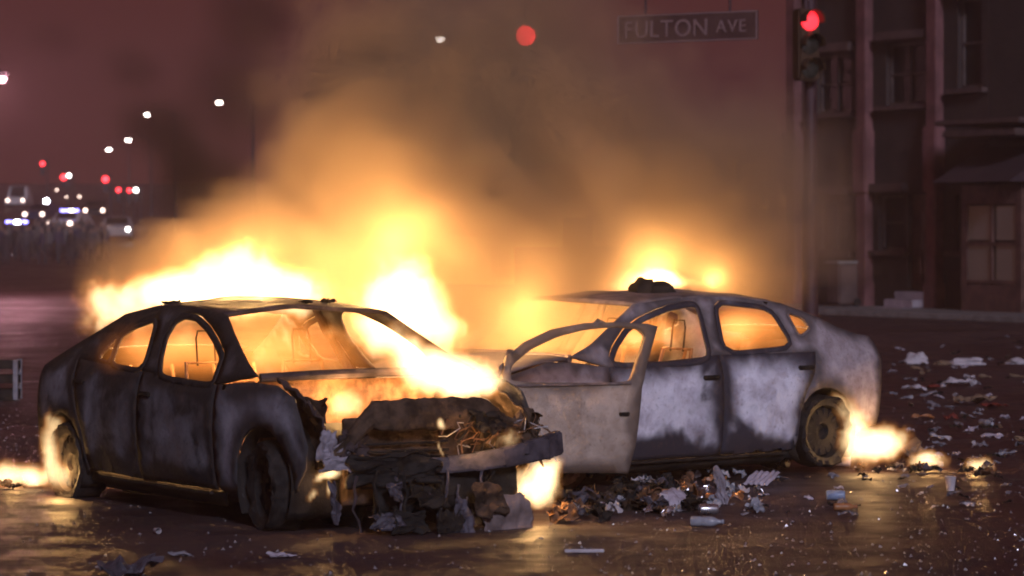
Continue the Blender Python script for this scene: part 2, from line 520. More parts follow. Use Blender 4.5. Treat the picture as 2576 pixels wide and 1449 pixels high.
def cut_panel(bm, outer, holes, mapf, flip, sp=.075, dent=.008, seed=0.0):
    """triangulate a 2-D panel with openings and wrap it on the body; returns edge distances per vertex"""
    outer = resample(outer, sp * .7); holes = [resample(hh, sp * .7) for hh in holes]
    polys = [outer] + holes
    pts, edges = [], []
    for q in polys:
        b = len(pts); pts += q
        edges += [(b + i, b + (i + 1) % len(q)) for i in range(len(q))]
    x0, x1 = min(p.x for p in outer), max(p.x for p in outer)
    z0, z1 = min(p.y for p in outer), max(p.y for p in outer)
    i = 0; z = z0 + sp * .5
    while z < z1:
        x = x0 + sp * (.5 if i % 2 else 1.0)
        while x < x1:
            p = Vector((x, z))
            if inside(p, outer) and not any(inside(p, hh) for hh in holes) and segdist(p, polys) > sp * .35: pts.append(p)
            x += sp
        z += sp * .87; i += 1
    r_ = delaunay_2d_cdt(pts, edges, [], 0, 1e-5)
    vs, fs = r_[0], r_[2]
    ed = []
    bv = []
    for p in vs:
        dd = segdist(p, polys); ed.append(dd)
        q = Vector(mapf(p.x, p.y))
        nz = noise.noise(Vector((p.x * 2.3 + seed, p.y * 2.3, seed * 1.7))) * dent * min(1, dd / .08) * 2
        nz += noise.noise(Vector((p.x * 7 + seed, p.y * 7, seed * 2.9))) * dent * .5 * min(1, dd / .06)
        bv.append((q, nz))
    nb = []
    for q, nz in bv:
        n_ = Vector((0, 1 if q.y > 0 else -1, 0))
        nb.append(bm.verts.new(q - n_ * nz))
    for f_ in fs:
        c = sum((vs[k] for k in f_), Vector((0, 0))) / len(f_)
        if inside(c, outer) and not any(inside(c, hh) for hh in holes):
            try: bm.faces.new([nb[k] for k in (f_ if not flip else f_[::-1])])
            except ValueError: pass
    return ed
def panel_obj(name, shapes, mapf, flip, mat, parent, sol=.014, dent=.008, seed=0.0, sp=.075):
    """shapes: list of (outer, holes, offset). All belong to one part."""
    bm = bmesh.new(); eds = []
    for outer, holes, off in shapes:
        eds += cut_panel(bm, [Vector(q) for q in outer], [[Vector(q) for q in hh] for hh in holes], (lambda x, z, o_=off: mapf(x, z, o_)), flip, sp, dent, seed)
    me = bpy.data.meshes.new(name)
    bm.verts.index_update(); bm.to_mesh(me); bm.free()
    at_ = me.attributes.new('edge', 'FLOAT', 'POINT')
    for i, e in enumerate(eds): at_.data[i].value = e
    # drop loose points
    bm = bmesh.new(); bm.from_mesh(me)
    bmesh.ops.delete(bm, geom=[v for v in bm.verts if not v.link_faces], context='VERTS')
    bm.to_mesh(me); bm.free()
    me.materials.append(mat); me.shade_smooth()
    try: me.set_sharp_from_angle(angle=R(40))
    except Exception: pass
    return link_mesh(name, me, parent, sol=sol)

# ------------------------------------------------------------------ rowhouses, pavement
DIRF = Vector((.49, -.8717, 0)).normalized()
P0 = at(2362, 789, 73.0); P0.z = 0
RZ = math.atan2(DIRF.y, DIRF.x)
INW = Vector((-DIRF.y, DIRF.x, 0))           # into the houses
def fpt(t_, out=0.0, z=0.0): return P0 + DIRF * t_ - INW * out + Vector((0, 0, z))
def quad_sheet(name, pts, mat):
    mb = MB(); mb.poly(pts, [(0, 1, 2, 3)]); return tag(mb.build(name, mat, smooth=False), kind='structure')
pv = MB(); L0, L1 = -9, 26
a, b, c, d = fpt(L0, 2.9, .13), fpt(L1, 2.9, .13), fpt(L1, -.5, .13), fpt(L0, -.5, .13)
quad_sheet('pavement', [a, b, c, d], M['paving'])
kb = MB(); m_ = (fpt(L0, 3.0) + fpt(L1, 3.0)) / 2; kb.box((m_.x, m_.y, .066), (L1 - L0, .18, .135), Matrix.Rotation(RZ, 3, 'Z'), .02)
tag(kb.build('kerb', M['kerb'], smooth=False), kind='structure')

def wall_mesh(w, h, holes, mat, parent, name='wall'):
    bm = bmesh.new()
    rect = [Vector((0, 0)), Vector((w, 0)), Vector((w, h)), Vector((0, h))]
    cut_panel(bm, rect, [[Vector((x0, z0)), Vector((x1, z0)), Vector((x1, z1)), Vector((x0, z1))] for x0, x1, z0, z1 in holes], lambda x, z: (x, 0.0, z), False, .9, 0.0)
    bmesh.ops.delete(bm, geom=[v for v in bm.verts if not v.link_faces], context='VERTS')
    me = bpy.data.meshes.new(name); bm.to_mesh(me); bm.free(); me.materials.append(mat)
    o = link_mesh(name, me, parent, sol=.28)
    return o
def window(parent, x0, x1, z0, z1, pane='pane', mull=1, hood=.0, name='window'):
    w, h = x1 - x0, z1 - z0
    mb = MB(); f = .07
    for cx, cz, sx, sz in ((x0 + f / 2, (z0 + z1) / 2, f, h), (x1 - f / 2, (z0 + z1) / 2, f, h), ((x0 + x1) / 2, z1 - f / 2, w - 2 * f, f), ((x0 + x1) / 2, z0 + f / 2, w - 2 * f, f), ((x0 + x1) / 2, (z0 + z1) / 2, w - 2 * f, .05)):
        mb.box((cx, .14, cz), (sx, .07, sz))
    for k in range(mull): mb.box((x0 + w * (k + 1) / (mull + 1), .135, (z0 + z1) / 2), (.05, .06, h - 2 * f - .002))
    o = mb.build(name, M['sash'], parent, smooth=False)
    xs = [x0 + f + (w - 2 * f) * k / (mull + 1) for k in range(mull + 2)]
    zs = [z0 + f, (z0 + z1) / 2, z1 - f]
    for i in range(mull + 1):
        for j in range(2):
            MB().box(((xs[i] + xs[i + 1]) / 2, .165 + .006 * j, (zs[j] + zs[j + 1]) / 2), (xs[i + 1] - xs[i] - .03, .012, zs[j + 1] - zs[j] - .03)).build('pane', M[pane], o, smooth=False)
    MB().box(((x0 + x1) / 2 - .05, -.06, z0 - .07), (w + .5, .2, .12), bev=.015).build('sill', M['stone'], o, smooth=False)
    if hood: MB().box(((x0 + x1) / 2 - .02, -.08, z1 + .16), (w + .4, .24, .22), bev=.03).build('lintel', M['stone'], o, smooth=False)
    return o
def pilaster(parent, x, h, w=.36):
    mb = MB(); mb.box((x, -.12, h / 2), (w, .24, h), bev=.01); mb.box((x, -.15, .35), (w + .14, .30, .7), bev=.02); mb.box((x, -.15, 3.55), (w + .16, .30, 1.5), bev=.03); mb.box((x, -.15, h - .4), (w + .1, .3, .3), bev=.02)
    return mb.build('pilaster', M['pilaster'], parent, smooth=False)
def rowhouse(t0, t1, wins, label, brick, doors=(), H_=10.6, pil=()):
    root = empty('rowhouse', fpt(t0), RZ); w = t1 - t0
    tag(root, label, 'house', 'rowhouses')
    holes = [(x0 - t0, x1 - t0, z0, z1) for x0, x1, z0, z1, *_ in wins] + [(x0 - t0, x1 - t0, .55, z1) for x0, x1, z1 in doors]
    wall_mesh(w - .02, H_, holes, M[brick], root)
    for x0, x1, z0, z1, mull, hd in wins: window(root, x0 - t0, x1 - t0, z0, z1, 'pane', mull, hd)
    for x0, x1, z1 in doors:
        x0 -= t0; x1 -= t0
        mb = MB(); mb.box(((x0 + x1) / 2, .16, (.55 + z1) / 2), (x1 - x0, .06, z1 - .55))
        d_ = mb.build('door', M['wood'], root, smooth=False)
        for i in range(2):
            for j in range(3): MB().box((x0 + (x1 - x0) * (.28 + .44 * i), .125, .55 + (z1 - .55) * (.2 + .3 * j)), ((x1 - x0) * .32, .02, (z1 - .55) * .22), bev=.006).build('panel', M['wood'], d_, smooth=False)
        MB().lathe([(.03, 0), (.035, -.05), (.0, -.07)], 10, 'Y', (x1 - .1, .12, .55 + (z1 - .55) * .45)).build('knob', M['steel'], d_)
        for k in range(3): MB().box(((x0 + x1) / 2, -.15 - .3 * k, .55 - .09 - .18 * k - .05), (x1 - x0 + .2, .32, .18), bev=.012).build('step', M['marble'], root, smooth=False)
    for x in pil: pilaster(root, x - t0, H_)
    mb = MB(); mb.box((w / 2, -.22, H_ - .1), (w - .02, .5, .35), bev=.03)
    mb.build('cornice', M['stone'], root, smooth=False)
    MB().box((w / 2, 4.6, H_ / 2), (w - .04, 8.6, H_ - .4)).build('rear_block', M[brick], root, smooth=False)
    return root
rowhouse(-2.9, 1.85, [(-2.05, -.48, 4.85, 6.3, 1, 1), (-2.36, -1.35, 1.45, 2.75, 0, 1), (.71, 1.6, 5.15, 7.2, 0, 1), (.62, 1.55, 1.45, 2.72, 0, 0), (-2.05, -.48, 7.9, 9.3, 1, 1), (.71, 1.6, 8.4, 9.6, 0, 1)],
         'dark brick rowhouse between two firelit pink pilasters with pale marble steps', 'brickA', [(-1.20, -.30, 2.75)], pil=(-2.75, 0.0))
rowhouse(-5.9, -2.92, [(-4.9, -3.45, 4.75, 6.15, 1, 1), (-4.9, -3.5, 1.4, 2.7, 1, 1), (-4.9, -3.45, 7.8, 9.2, 1, 1)],
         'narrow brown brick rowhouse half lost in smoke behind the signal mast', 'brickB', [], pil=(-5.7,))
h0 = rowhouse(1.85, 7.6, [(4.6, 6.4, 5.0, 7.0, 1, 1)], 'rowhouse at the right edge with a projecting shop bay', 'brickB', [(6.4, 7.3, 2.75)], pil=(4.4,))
# projecting shop bay of the right-hand house
mb = MB()
bx0, bx1 = .18, 2.3
mb.box(((bx0 + bx1) / 2, -.46, .36), (bx1 - bx0, .9, .72)); mb.box((bx0 + .06, -.46, 1.65), (.12, .9, 1.86)); mb.box((bx1 - .06, -.46, 1.65), (.12, .9, 1.86)); mb.box(((bx0 + bx1) / 2, -.46, 2.75), (bx1 - bx0, .9, .34))
mb.build('shop_bay', M['wood'], h0, smooth=False)
MB().box(((bx0 + bx1) / 2, -.62, 4.05), (bx1 - bx0 + .5, 1.3, .16), bev=.03).build('bay_cornice', M['stone'], h0, smooth=False)
MB().box(((bx0 + bx1) / 2, -.58, 4.30), (bx1 - bx0 + .9, 1.5, .12), bev=.03).build('bay_cornice', M['stone'], h0, smooth=False)
mb = MB(); mb.poly([(bx0 - .3, -.02, 3.8), (bx1 + .3, -.02, 3.8), (bx1 + .3, -1.5, 2.98), (bx0 - .3, -1.5, 2.98), (bx0 - .3, -.02, 2.95), (bx1 + .3, -.02, 2.95)], [(0, 1, 2, 3), (0, 3, 4), (1, 5, 2)])
mb.build('awning', simple('dark_awning', (.045, .028, .034), .8), h0, smooth=False)
w_ = MB()
for x in (bx0 + .16, (bx0 + bx1) / 2, bx1 - .16): w_.box((x, -.88, 1.65), (.08, .06, 1.86))
for z in (.78, 1.62, 2.54): w_.box(((bx0 + bx1) / 2, -.885, z), (bx1 - bx0 - .24, .05, .08))
so = w_.build('shop_window', M['wood'], h0, smooth=False)
for i in range(2):
    for j in range(2):
        MB().box((bx0 + .66 + 1.0 * i - .05, -.86, 1.2 + .88 * j), (.86, .012, .76)).build('pane', M['litpane'], so, smooth=False)
# bin beside the steps
bn = MB(); bn.box((0, 0, .52), (.50, .55, .95), bev=.04); p = fpt(-2.75, .75, .13)
bo = bn.build('wheeled_bin', M['stone'], loc=p, rot=(0, 0, RZ), smooth=False)
tag(bo, 'pale grey wheeled bin at the foot of the firelit pink pilaster', 'bin')
MB().box((0, -.02, 1.03), (.54, .6, .07), bev=.02).build('lid', M['kerb'], bo, smooth=False)
for s in (-1, 1): MB().lathe([(.0, -.03), (.1, -.03), (.1, .03), (.0, .03)], 14, 'X', (s * .24, .24, .1)).build('wheel', M['tyre'], bo)

# ------------------------------------------------------------------ traffic signals and street sign on a mast arm
def signal_head(name, loc, rz, label, red='red', scale=1.0, group='traffic signals over the crossing'):
    root = empty(name, loc, rz); root.scale = (scale,) * 3
    tag(root, label, 'traffic light', group)
    mb = MB(); mb.box((0, .12, -.36), (.36, .24, 1.08), bev=.03); mb.build('housing', M['sigbody'], root)
    for k, mt in enumerate((red, 'off', 'off')):
        MB().lathe([(.0, -.03), (.10, -.024), (.15, 0), (.155, .02)], 20, 'Y', (0, -.01, -.36 * k)).build('lens', M[mt], root)
        v = MB().grid(lambda u, w, k=k: Vector((.165 * math.cos(R(-10 + 200 * u)), -.005 - .2 * w, -.36 * k + .165 * math.sin(R(-10 + 200 * u)))), 14, 3)
        v.build('visor', M['sigbody'], root, sol=.006)
    MB().tube([(0, .12, .18), (0, .12, .75)], .03, 8).build('hanger', M['steel'], root)
    return root
px = at(2043, 579, 48).x
ma = empty('signal_mast', (px, 48.3, 0))
tag(ma, 'tall galvanised signal mast rising behind the pale sedan', 'pole')
MB().tube([(0, 0, 0), (0, 0, 3), (0, 0, 6.6)], [.13, .11, .09], 14).build('pole', M['steel'], ma)
ax = at(1250, 579, 49).x - px
MB().tube([(0, 0, 5.85), (ax * .5, .3, 5.92), (ax, .9, 5.9)], [.075, .06, .04], 10).build('arm', M['steel'], ma)
MB().lathe([(.22, 0), (.22, .06), (.15, .1), (.14, .25)], 16).build('base', M['steel'], ma)
p = at(1322, 90, 49.0); signal_head('traffic_light', p, R(4), 'red traffic light hanging left of the street name sign', 'redsmoke')
p = at(2037, 52, 47.9); signal_head('traffic_light', p, R(24), 'red traffic light at the top of the signal mast')
pl, pr = at(1552, 76, 48.8), at(1906, 62, 47.4)
dv = pr - pl
sg = empty('street_sign', (pl + pr) / 2, math.atan2(dv.y, dv.x))
sg.rotation_euler[1] = -math.atan2(dv.z, math.hypot(dv.x, dv.y))
tag(sg, 'wide street name sign reading FULTON AVE beside the signals', 'sign')
SW = dv.length
MB().box((0, .02, 0), (SW, .03, .44), bev=.008).build('panel', M['signgreen'], sg, smooth=False)
for z in (-.205, .205): MB().box((0, -.003, z), (SW - .02, .012, .018)).build('border', M['signwhite'], sg, smooth=False)
for x in (-SW / 2 + .02, SW / 2 - .02): MB().box((x, -.0035, 0), (.018, .012, .39)).build('border', M['signwhite'], sg, smooth=False)
for s in (-1, 1): MB().tube([(s * SW * .3, .03, .2), (s * SW * .3, .03, .85)], .02, 6).build('hanger', M['steel'], sg)
def lettering(txt, x, size, parent):
    cu = bpy.data.curves.new('t', 'FONT'); cu.body = txt; cu.size = size; cu.extrude = .006; cu.space_character = 1.12
    to = bpy.data.objects.new('t', cu); COL.objects.link(to)
    dg = bpy.context.evaluated_depsgraph_get()
    me = bpy.data.meshes.new_from_object(to.evaluated_get(dg))
    bpy.data.objects.remove(to)
    me.materials.clear(); me.materials.append(M['signwhite'])
    xs_ = [v.co.x for v in me.vertices]
    o = link_mesh('letter', me, parent, (x, -.004, -size * .35), (R(90), 0, 0))
    return max(xs_)
x = -SW / 2 + .12
for ch in 'FULTON': x += lettering(ch, x, .37, sg) + .028
x += .13
for ch in 'AVE': x += lettering(ch, x, .27, sg) + .022

# ------------------------------------------------------------------ the street climbing away at left
def rise(Y): return max(0.0, .025 * (Y - 140)) if Y < 520 else 9.5
def street_lamp(u, v, Y, label, mat='lamp', flip=1, r_=.20):
    p = at(u, v, Y); z0 = rise(Y)
    o = empty('street_lamp', (p.x + 1.9 * flip, p.y, z0)); tag(o, label, 'street lamp', 'street lamps along the street')
    h = p.z - z0
    MB().tube([(0, 0, 0), (0, 0, h * .5), (0, 0, h + .1)], [.12, .09, .06], 8).build('pole', M['darkpole'], o)
    MB().tube([(0, 0, h), (-.9 * flip, 0, h + .28), (-1.75 * flip, 0, h + .16)], .04, 6).build('arm', M['darkpole'], o)
    MB().box((-1.9 * flip, 0, h + .14), (.75, .34, .16), bev=.05).build('head', M['darkpole'], o)
    MB().lathe([(.0, -.14), (r_ * .8, -.10), (r_, 0), (r_ * .9, .05)], 14, 'Z', (-1.9 * flip, 0, h)).build('lens', M[mat], o)
    return o
street_lamp(1107, 98, 118, 'street lamp shining through the smoke above the left sedan', r_=.17)
street_lamp(552, 257, 180, 'highest street lamp left of the smoke', r_=.17)
street_lamp(370, 288, 215, 'second highest street lamp left of the smoke', r_=.17)
street_lamp(323, 352, 265, 'third street lamp down the row towards the crowd', r_=.22)
street_lamp(274, 376, 300, 'lowest and farthest street lamp in the row', r_=.22)
nl = street_lamp(-8, 198, 95, 'pink-haloed street lamp cut by the left edge', 'lampnear', flip=-1, r_=.30)
l = bpy.data.lights.new('lamp_light', 'POINT'); l.energy = 1500; l.color = (1, .42, .52); l.shadow_soft_size = .25
lo_ = bpy.data.objects.new('lamp_light', l); COL.objects.link(lo_); lo_.parent = nl
lo_.location = (1.9, -.3, at(-8, 198, 95).z - .35)

def far_signal(u, v, Y, label, mat='redfar', r_=.17):
    p = at(u, v, Y); z0 = rise(Y)
    o = empty('traffic_light', (p.x, p.y, z0)); tag(o, label, 'traffic light', 'distant traffic lights')
    h = p.z - z0
    MB().tube([(.35, .1, 0), (.35, .1, h + .3)], .07, 6).build('pole', M['darkpole'], o)
    MB().box((0, .12, h - .36), (.34, .2, 1.05), bev=.03).build('housing', M['darkpole'], o)
    MB().lathe([(.0, -.05), (r_ * .7, -.035), (r_, 0), (r_, .03)], 14, 'Y', (0, 0, h)).build('lens', M[mat], o)
    MB().tube([(.35, .1, h), (0, .12, h)], .03, 5).build('bracket', M['darkpole'], o)
far_signal(107, 412, 240, 'highest distant red light above the crowd', r_=.17)
far_signal(160, 446, 270, 'distant red light left of a white one', r_=.26)
far_signal(173, 442, 270, 'distant white light right of a red one', 'headlamp', .16)
far_signal(265, 451, 220, 'distant red light below the lowest street lamp', r_=.22)
far_signal(298, 478, 230, 'leftmost of the three lights in a row by the smoke', r_=.17)
far_signal(325, 479, 230, 'middle red light of three in a row by the smoke', r_=.16)
far_signal(342, 478, 230, 'white light at the right of three in a row by the smoke', 'headlamp', .16)

carpaint = {k: simple('paint_' + k, c, .35, .1, .1, 3, coat=.3) for k, c in dict(black=(.02, .02, .022), white=(.55, .5, .5), blue=(.03, .04, .09), silver=(.3, .28, .29)).items()}
def far_vehicle(name, u, Y, label, cat, paint, h=1.5, w=1.85, rz=0.0, lamps='headlamp', bar=None, lr=.14):
    X = (u - 1288) * Y / FPX
    o = empty(name, (X, Y, rise(Y)), rz); tag(o, label, cat, 'vehicles blocking the street')
    prof = [(-2.3, .35), (-2.35, .75), (-2.2, .92), (-1.1, 1.0), (-.5, h - .05), (.4, h), (1.5, h - .04), (2.1, 1.0), (2.35, .9), (2.35, .35)]
    mb = MB(); n = len(prof)
    secs = []
    for k in (-1, -.86, .86, 1):
        inn = .0 if abs(k) < .9 else .06
        secs.append([(k * w / 2 * (1 if z < 1.02 else .82), y, z - inn * (z > .5)) for y, z in prof])
    vs = [p for s in secs for p in s]
    fs = [(i * n + j, i * n + (j + 1) % n, (i + 1) * n + (j + 1) % n, (i + 1) * n + j) for i in range(3) for j in range(n)] + [tuple(range(n)), tuple(range(3 * n, 4 * n))]
    mb.poly(vs, fs); mb.build('body', carpaint[paint], o)
    MB().poly([(-w * .36, -1.06, 1.03), (w * .36, -1.06, 1.03), (w * .33, -.55, h - .09), (-w * .33, -.55, h - .09)], [(0, 1, 2, 3)])
    g_ = MB(); g_.poly([(-w * .36, -1.09, 1.05), (w * .36, -1.09, 1.05), (w * .33, -.57, h - .07), (-w * .33, -.57, h - .07), (-w * .36, -1.05, 1.05), (w * .36, -1.05, 1.05), (w * .33, -.53, h - .07), (-w * .33, -.53, h - .07)], [(0, 1, 2, 3), (7, 6, 5, 4), (0, 4, 5, 1), (3, 2, 6, 7)])
    g_.build('windscreen', M['pane'], o, smooth=False)
    for sx in (-1, 1):
        for y in (-1.45, 1.4): MB().lathe([(.0, -.1), (.2, -.11), (.33, -.1), (.33, .1), (.2, .11), (.0, .1)], 16, 'X', (sx * (w / 2 - .1), y, .33)).build('wheel', M['tyre'], o)
        MB().lathe([(.0, -.05), (lr * .8, -.04), (lr, 0), (lr, .04)], 12, 'Y', (sx * w * .36, -2.36, .72)).build('headlight', M[lamps], o)
    if bar:
        for k, b in enumerate(bar): MB().box((-.6 + 1.2 * (k + .5) / len(bar), -.1, h + .07), (1.2 / len(bar) - .03, .28, .13), bev=.03).build('beacon', M[b], o)
    return o
far_vehicle('police_car', 42, 172, 'patrol car with white and blue beacons at the far left', 'police car', 'black', bar=('bluelamp', 'whitelamp', 'bluelamp'), lamps='off', rz=R(12))
far_vehicle('police_car', 176, 205, 'patrol car with blue beacons in the middle of the crowd', 'police car', 'white', bar=('bluelamp', 'bluelamp', 'headlamp', 'bluelamp'), lamps='smalllamp', rz=R(-8))
far_vehicle('parked_car', 295, 190, 'car with lit headlamps nearest the smoke', 'car', 'silver', rz=R(6), lr=.12)
far_vehicle('parked_car', 240, 250, 'dark car between the blue beacons and the smoke', 'car', 'black', lamps='smalllamp', rz=R(5))
far_vehicle('parked_van', 48, 300, 'pale van up the hill behind the crowd at far left', 'van', 'white', h=2.1, w=1.95, lamps='smalllamp')
far_vehicle('parked_car', 110, 235, 'blue car behind the crowd under the floodlight', 'car', 'blue', lamps='smalllamp', rz=R(-10))
fl = empty('floodlight_tower', (at(117, 579, 240).x, 240, rise(240))); tag(fl, 'blinding white floodlight on a mast behind the crowd', 'floodlight')
fh = at(117, 506, 240).z - rise(240)
MB().tube([(0, 0, 0), (0, 0, fh)], .06, 6).build('mast', M['darkpole'], fl)
MB().box((0, .1, fh), (.7, .14, .55), bev=.03).build('housing', M['darkpole'], fl)
MB().box((0, .0, fh), (.34, .05, .30), bev=.02).build('lens', M['whitelamp'], fl)
MB().lathe([(.5, 0), (.5, .05), (.1, .12)], 12).build('base', M['darkpole'], fl)
for k, (u, v) in enumerate(((186, 517), (196, 517), (207, 517), (222, 517), (239, 518), (200, 495), (168, 496), (143, 478))):
    Y = 330 + 6 * k; p = at(u, v, Y)
    o = empty('street_lamp', (p.x, Y, rise(Y))); tag(o, 'tiny far-off lamp post in the cluster behind the blue beacons', 'street lamp', 'tiny far lamps')
    MB().tube([(0, 0, 0), (0, 0, p.z - rise(Y))], .06, 5).build('pole', M['darkpole'], o)
    MB().lathe([(.0, -.16), (.16, 0), (.0, .16)], 8, 'Z', (0, 0, p.z - rise(Y))).build('globe', M['smalllamp'], o)

# crowd: body grown from a jointed skeleton
def person_mesh(k, pose):
    J, E_, Rr = pose
    me = bpy.data.meshes.new('person'); me.from_pydata(J, E_, [])
    o = bpy.data.objects.new('person', me); COL.objects.link(o)
    o.modifiers.new('k', 'SKIN'); ss_ = o.modifiers.new('s', 'SUBSURF'); ss_.levels = 1
    for i, r_ in enumerate(Rr): me.skin_vertices[0].data[i].radius = r_ if isinstance(r_, tuple) else (r_, r_)
    me.skin_vertices[0].data[0].use_root = True
    dg = bpy.context.evaluated_depsgraph_get()
    out = bpy.data.meshes.new_from_object(o.evaluated_get(dg)); out.shade_smooth()
    bpy.data.objects.remove(o)
    return out
def pose(arm, stride, turn):
    J = [(0, 0, .95), (0, 0, 1.15), (0, 0, 1.38), (0, -.01, 1.50), (0, -.02, 1.62), (0, -.02, 1.72),
         (-.10, 0, .88), (-.11, -stride * .5, .50), (-.12, -stride * .2, .09), (-.13, -stride * .2 - .14, .04), (.10, 0, .88), (.11, stride * .4, .50), (.12, stride * .6, .09), (.13, stride * .6 - .14, .04),
         (-.19, 0, 1.38), (-.24, .02, 1.12), (-.25 + arm * .1, -.05 - .2 * arm, .90 + .2 * arm), (-.24 + arm * .1, -.08 - .24 * arm, .82 + .26 * arm), (.19, 0, 1.38), (.24, .02, 1.12), (.25, -.05, .90), (.24, -.07, .82)]
    E_ = [(0, 1), (1, 2), (2, 3), (3, 4), (4, 5), (0, 6), (6, 7), (7, 8), (8, 9), (0, 10), (10, 11), (11, 12), (12, 13), (2, 14), (14, 15), (15, 16), (16, 17), (2, 18), (18, 19), (19, 20), (20, 21)]
    Rr = [(.15, .11), (.15, .11), (.17, .11), .06, .095, .085, .09, .065, .045, .04, .09, .065, .045, .04, .065, .05, .04, .04, .065, .05, .04, .04]
    return J, E_, Rr
def clothmat(name, top, low):
    m, t, p_, out = newmat(name)
    z = t.n('ShaderNodeSeparateXYZ'); t.put(z.inputs[0], t.n('ShaderNodeTexCoord').outputs['Object'])
    c = t.mix(t.m('GREATER_THAN', z.outputs[2], .92), low, top)
    t.put(p_.inputs['Base Color'], t.mix(t.m('GREATER_THAN', z.outputs[2], 1.5), c, (.22, .13, .10)))
    p_.inputs['Roughness'].default_value = .85
    return m
pm = []
for k, (a_, s_, top, low) in enumerate(((0, .1, (.02, .02, .025), (.02, .02, .03)), (.8, .2, (.05, .045, .05), (.03, .03, .04)), (.2, .45, (.10, .09, .09), (.02, .02, .025)), (.5, .3, (.03, .03, .06), (.04, .04, .045)))):
    me = person_mesh(k, pose(a_, s_, 0)); me.materials.clear(); me.materials.append(clothmat('clothes', top, low)); pm.append(me)
rc = random.Random(5)
for k in range(56):
    Y = rc.uniform(150, 178); u = -60 + 330 * (k + rc.random()) / 56
    o = bpy.data.objects.new('person', pm[k % 4]); COL.objects.link(o)
    o.location = ((u - 1288) * Y / FPX, Y, rise(Y)); o.rotation_euler = (0, 0, rc.uniform(-1.2, 1.2)); s_ = rc.uniform(.94, 1.06); o.scale = (s_, s_, s_)
    tag(o, 'person in dark clothes standing in the distant crowd at left', 'person', 'distant crowd')
# ------------------------------------------------------------------ burnt cars
def wheel(parent, x, y, z, steer=0.0, tr=.315, tmat='tyre', melted=0.0, name='wheel', rim='rim', liner=None):
    """hub disc mesh with tyre and rim as sub-parts"""
    s = 1 if y > 0 else -1
    hub = MB().lathe([(.0, .02), (.05, .03), (.065, .06), (.188, .045), (.196, .02), (.19, -.05), (.05, -.08)], 24, 'Y')
    h_ = hub.build(name, M['soot'], parent, (x, y, z), (0, 0, steer + (math.pi if s < 0 else 0)))
    rb = MB().lathe([(.215, -.09), (.225, -.085), (.215, 0), (.218, .085), (.245, .095), (.245, .105), (.208, .09), (.2, 0), (.2, -.09)], 36, 'Y', closed=True)
    for k in range(14):
        a = k * 2 * math.pi / 14 + x
        c, n_ = math.cos(a), math.sin(a)
        rb.tube([(.12 * c, .045, .12 * n_), (.17 * c, .05, .17 * n_), (.212 * c, .03, .212 * n_)], .009, 5)
    rb.build('rim', M[rim], h_)
    prof = [(.235, -.10), (tr * .93, -.115), (tr * .99, -.10), (tr, -.05), (tr, .05), (tr * .99, .10), (tr * .93, .118), (.235, .10)]
    tb = MB().lathe(prof, 44, 'Y', closed=True)
    for v in tb.bm.verts:
        a = math.atan2(v.co.z, v.co.x); rr = math.hypot(v.co.x, v.co.z)
        n_ = noise.noise(Vector((math.cos(a) * 3 + x, math.sin(a) * 3, v.co.y * 9 + x)))
        n2 = noise.noise(Vector((math.cos(a) * 11 + x, math.sin(a) * 11, v.co.y * 20)))
        k = (n_ * .05 + n2 * .025) * melted * (rr - .22) / .1
        v.co.x *= 1 + k; v.co.z *= 1 + k; v.co.y += (n2 * .02) * melted
        if v.co.z < -z + .005 - 0: v.co.z = max(v.co.z, -z + .004)
    tb.build('tyre', M[tmat], h_)
    ax, az, ar = liner or (x, z, tr + .05)
    ar += .006
    MB().grid(lambda u, v: Vector((ax + ar * math.cos(math.pi * (1.40 * u - .20)), y - s * (.46 - (.46 + abs(half(ax, .35)) - .012 - abs(y)) * v), az + ar * math.sin(math.pi * (1.40 * u - .20)))), 26, 4).build('wheel_liner', M['soot'], parent, sol=.01)
    MB().lathe([(.0, -.01), (tr + .06, -.01), (tr + .06, .01), (.0, .01)], 24, 'Y', (x, y - s * .47, z + .02)).build('inner_wing', M['soot'], parent)
    return h_

def crumple_mesh(name, sx, sy, amp, seed, mat, n=9, fold=0.0, smooth=False):
    """a crumpled sheet"""
    def fn(u, v):
        x, y = (u - .5) * sx, (v - .5) * sy
        e = 1 + .35 * noise.noise(Vector((u * 3 + seed, v * 3, seed * 3)))
        p = Vector((x * e, y * e, 0))
        z = amp * (noise.noise(Vector((u * 2.6 + seed, v * 2.6, seed))) + .6 * abs(noise.noise(Vector((u * 6 + seed, v * 6, seed * 2)))))
        z += fold * abs(u - .5) * 2
        p.z = z
        p.x += amp * .5 * noise.noise(Vector((u * 5, v * 5 + seed, 3.3))); p.y += amp * .5 * noise.noise(Vector((u * 5 + 9, v * 5 + seed, 1.3)))
        return p
    mb = MB().grid(fn, n, n)
    lo = min(v.co.z for v in mb.bm.verts)
    for v in mb.bm.verts: v.co.z -= lo
    me = mb.mesh(name, mat, smooth)
    return me
def crumple(name, sx, sy, amp, seed, mat, parent=None, loc=(0, 0, 0), rot=(0, 0, 0), n=9, fold=0.0, sol=.004):
    return link_mesh(name, crumple_mesh(name, sx, sy, amp, seed, mat, n * 2, fold, True), parent, loc, rot, sol)

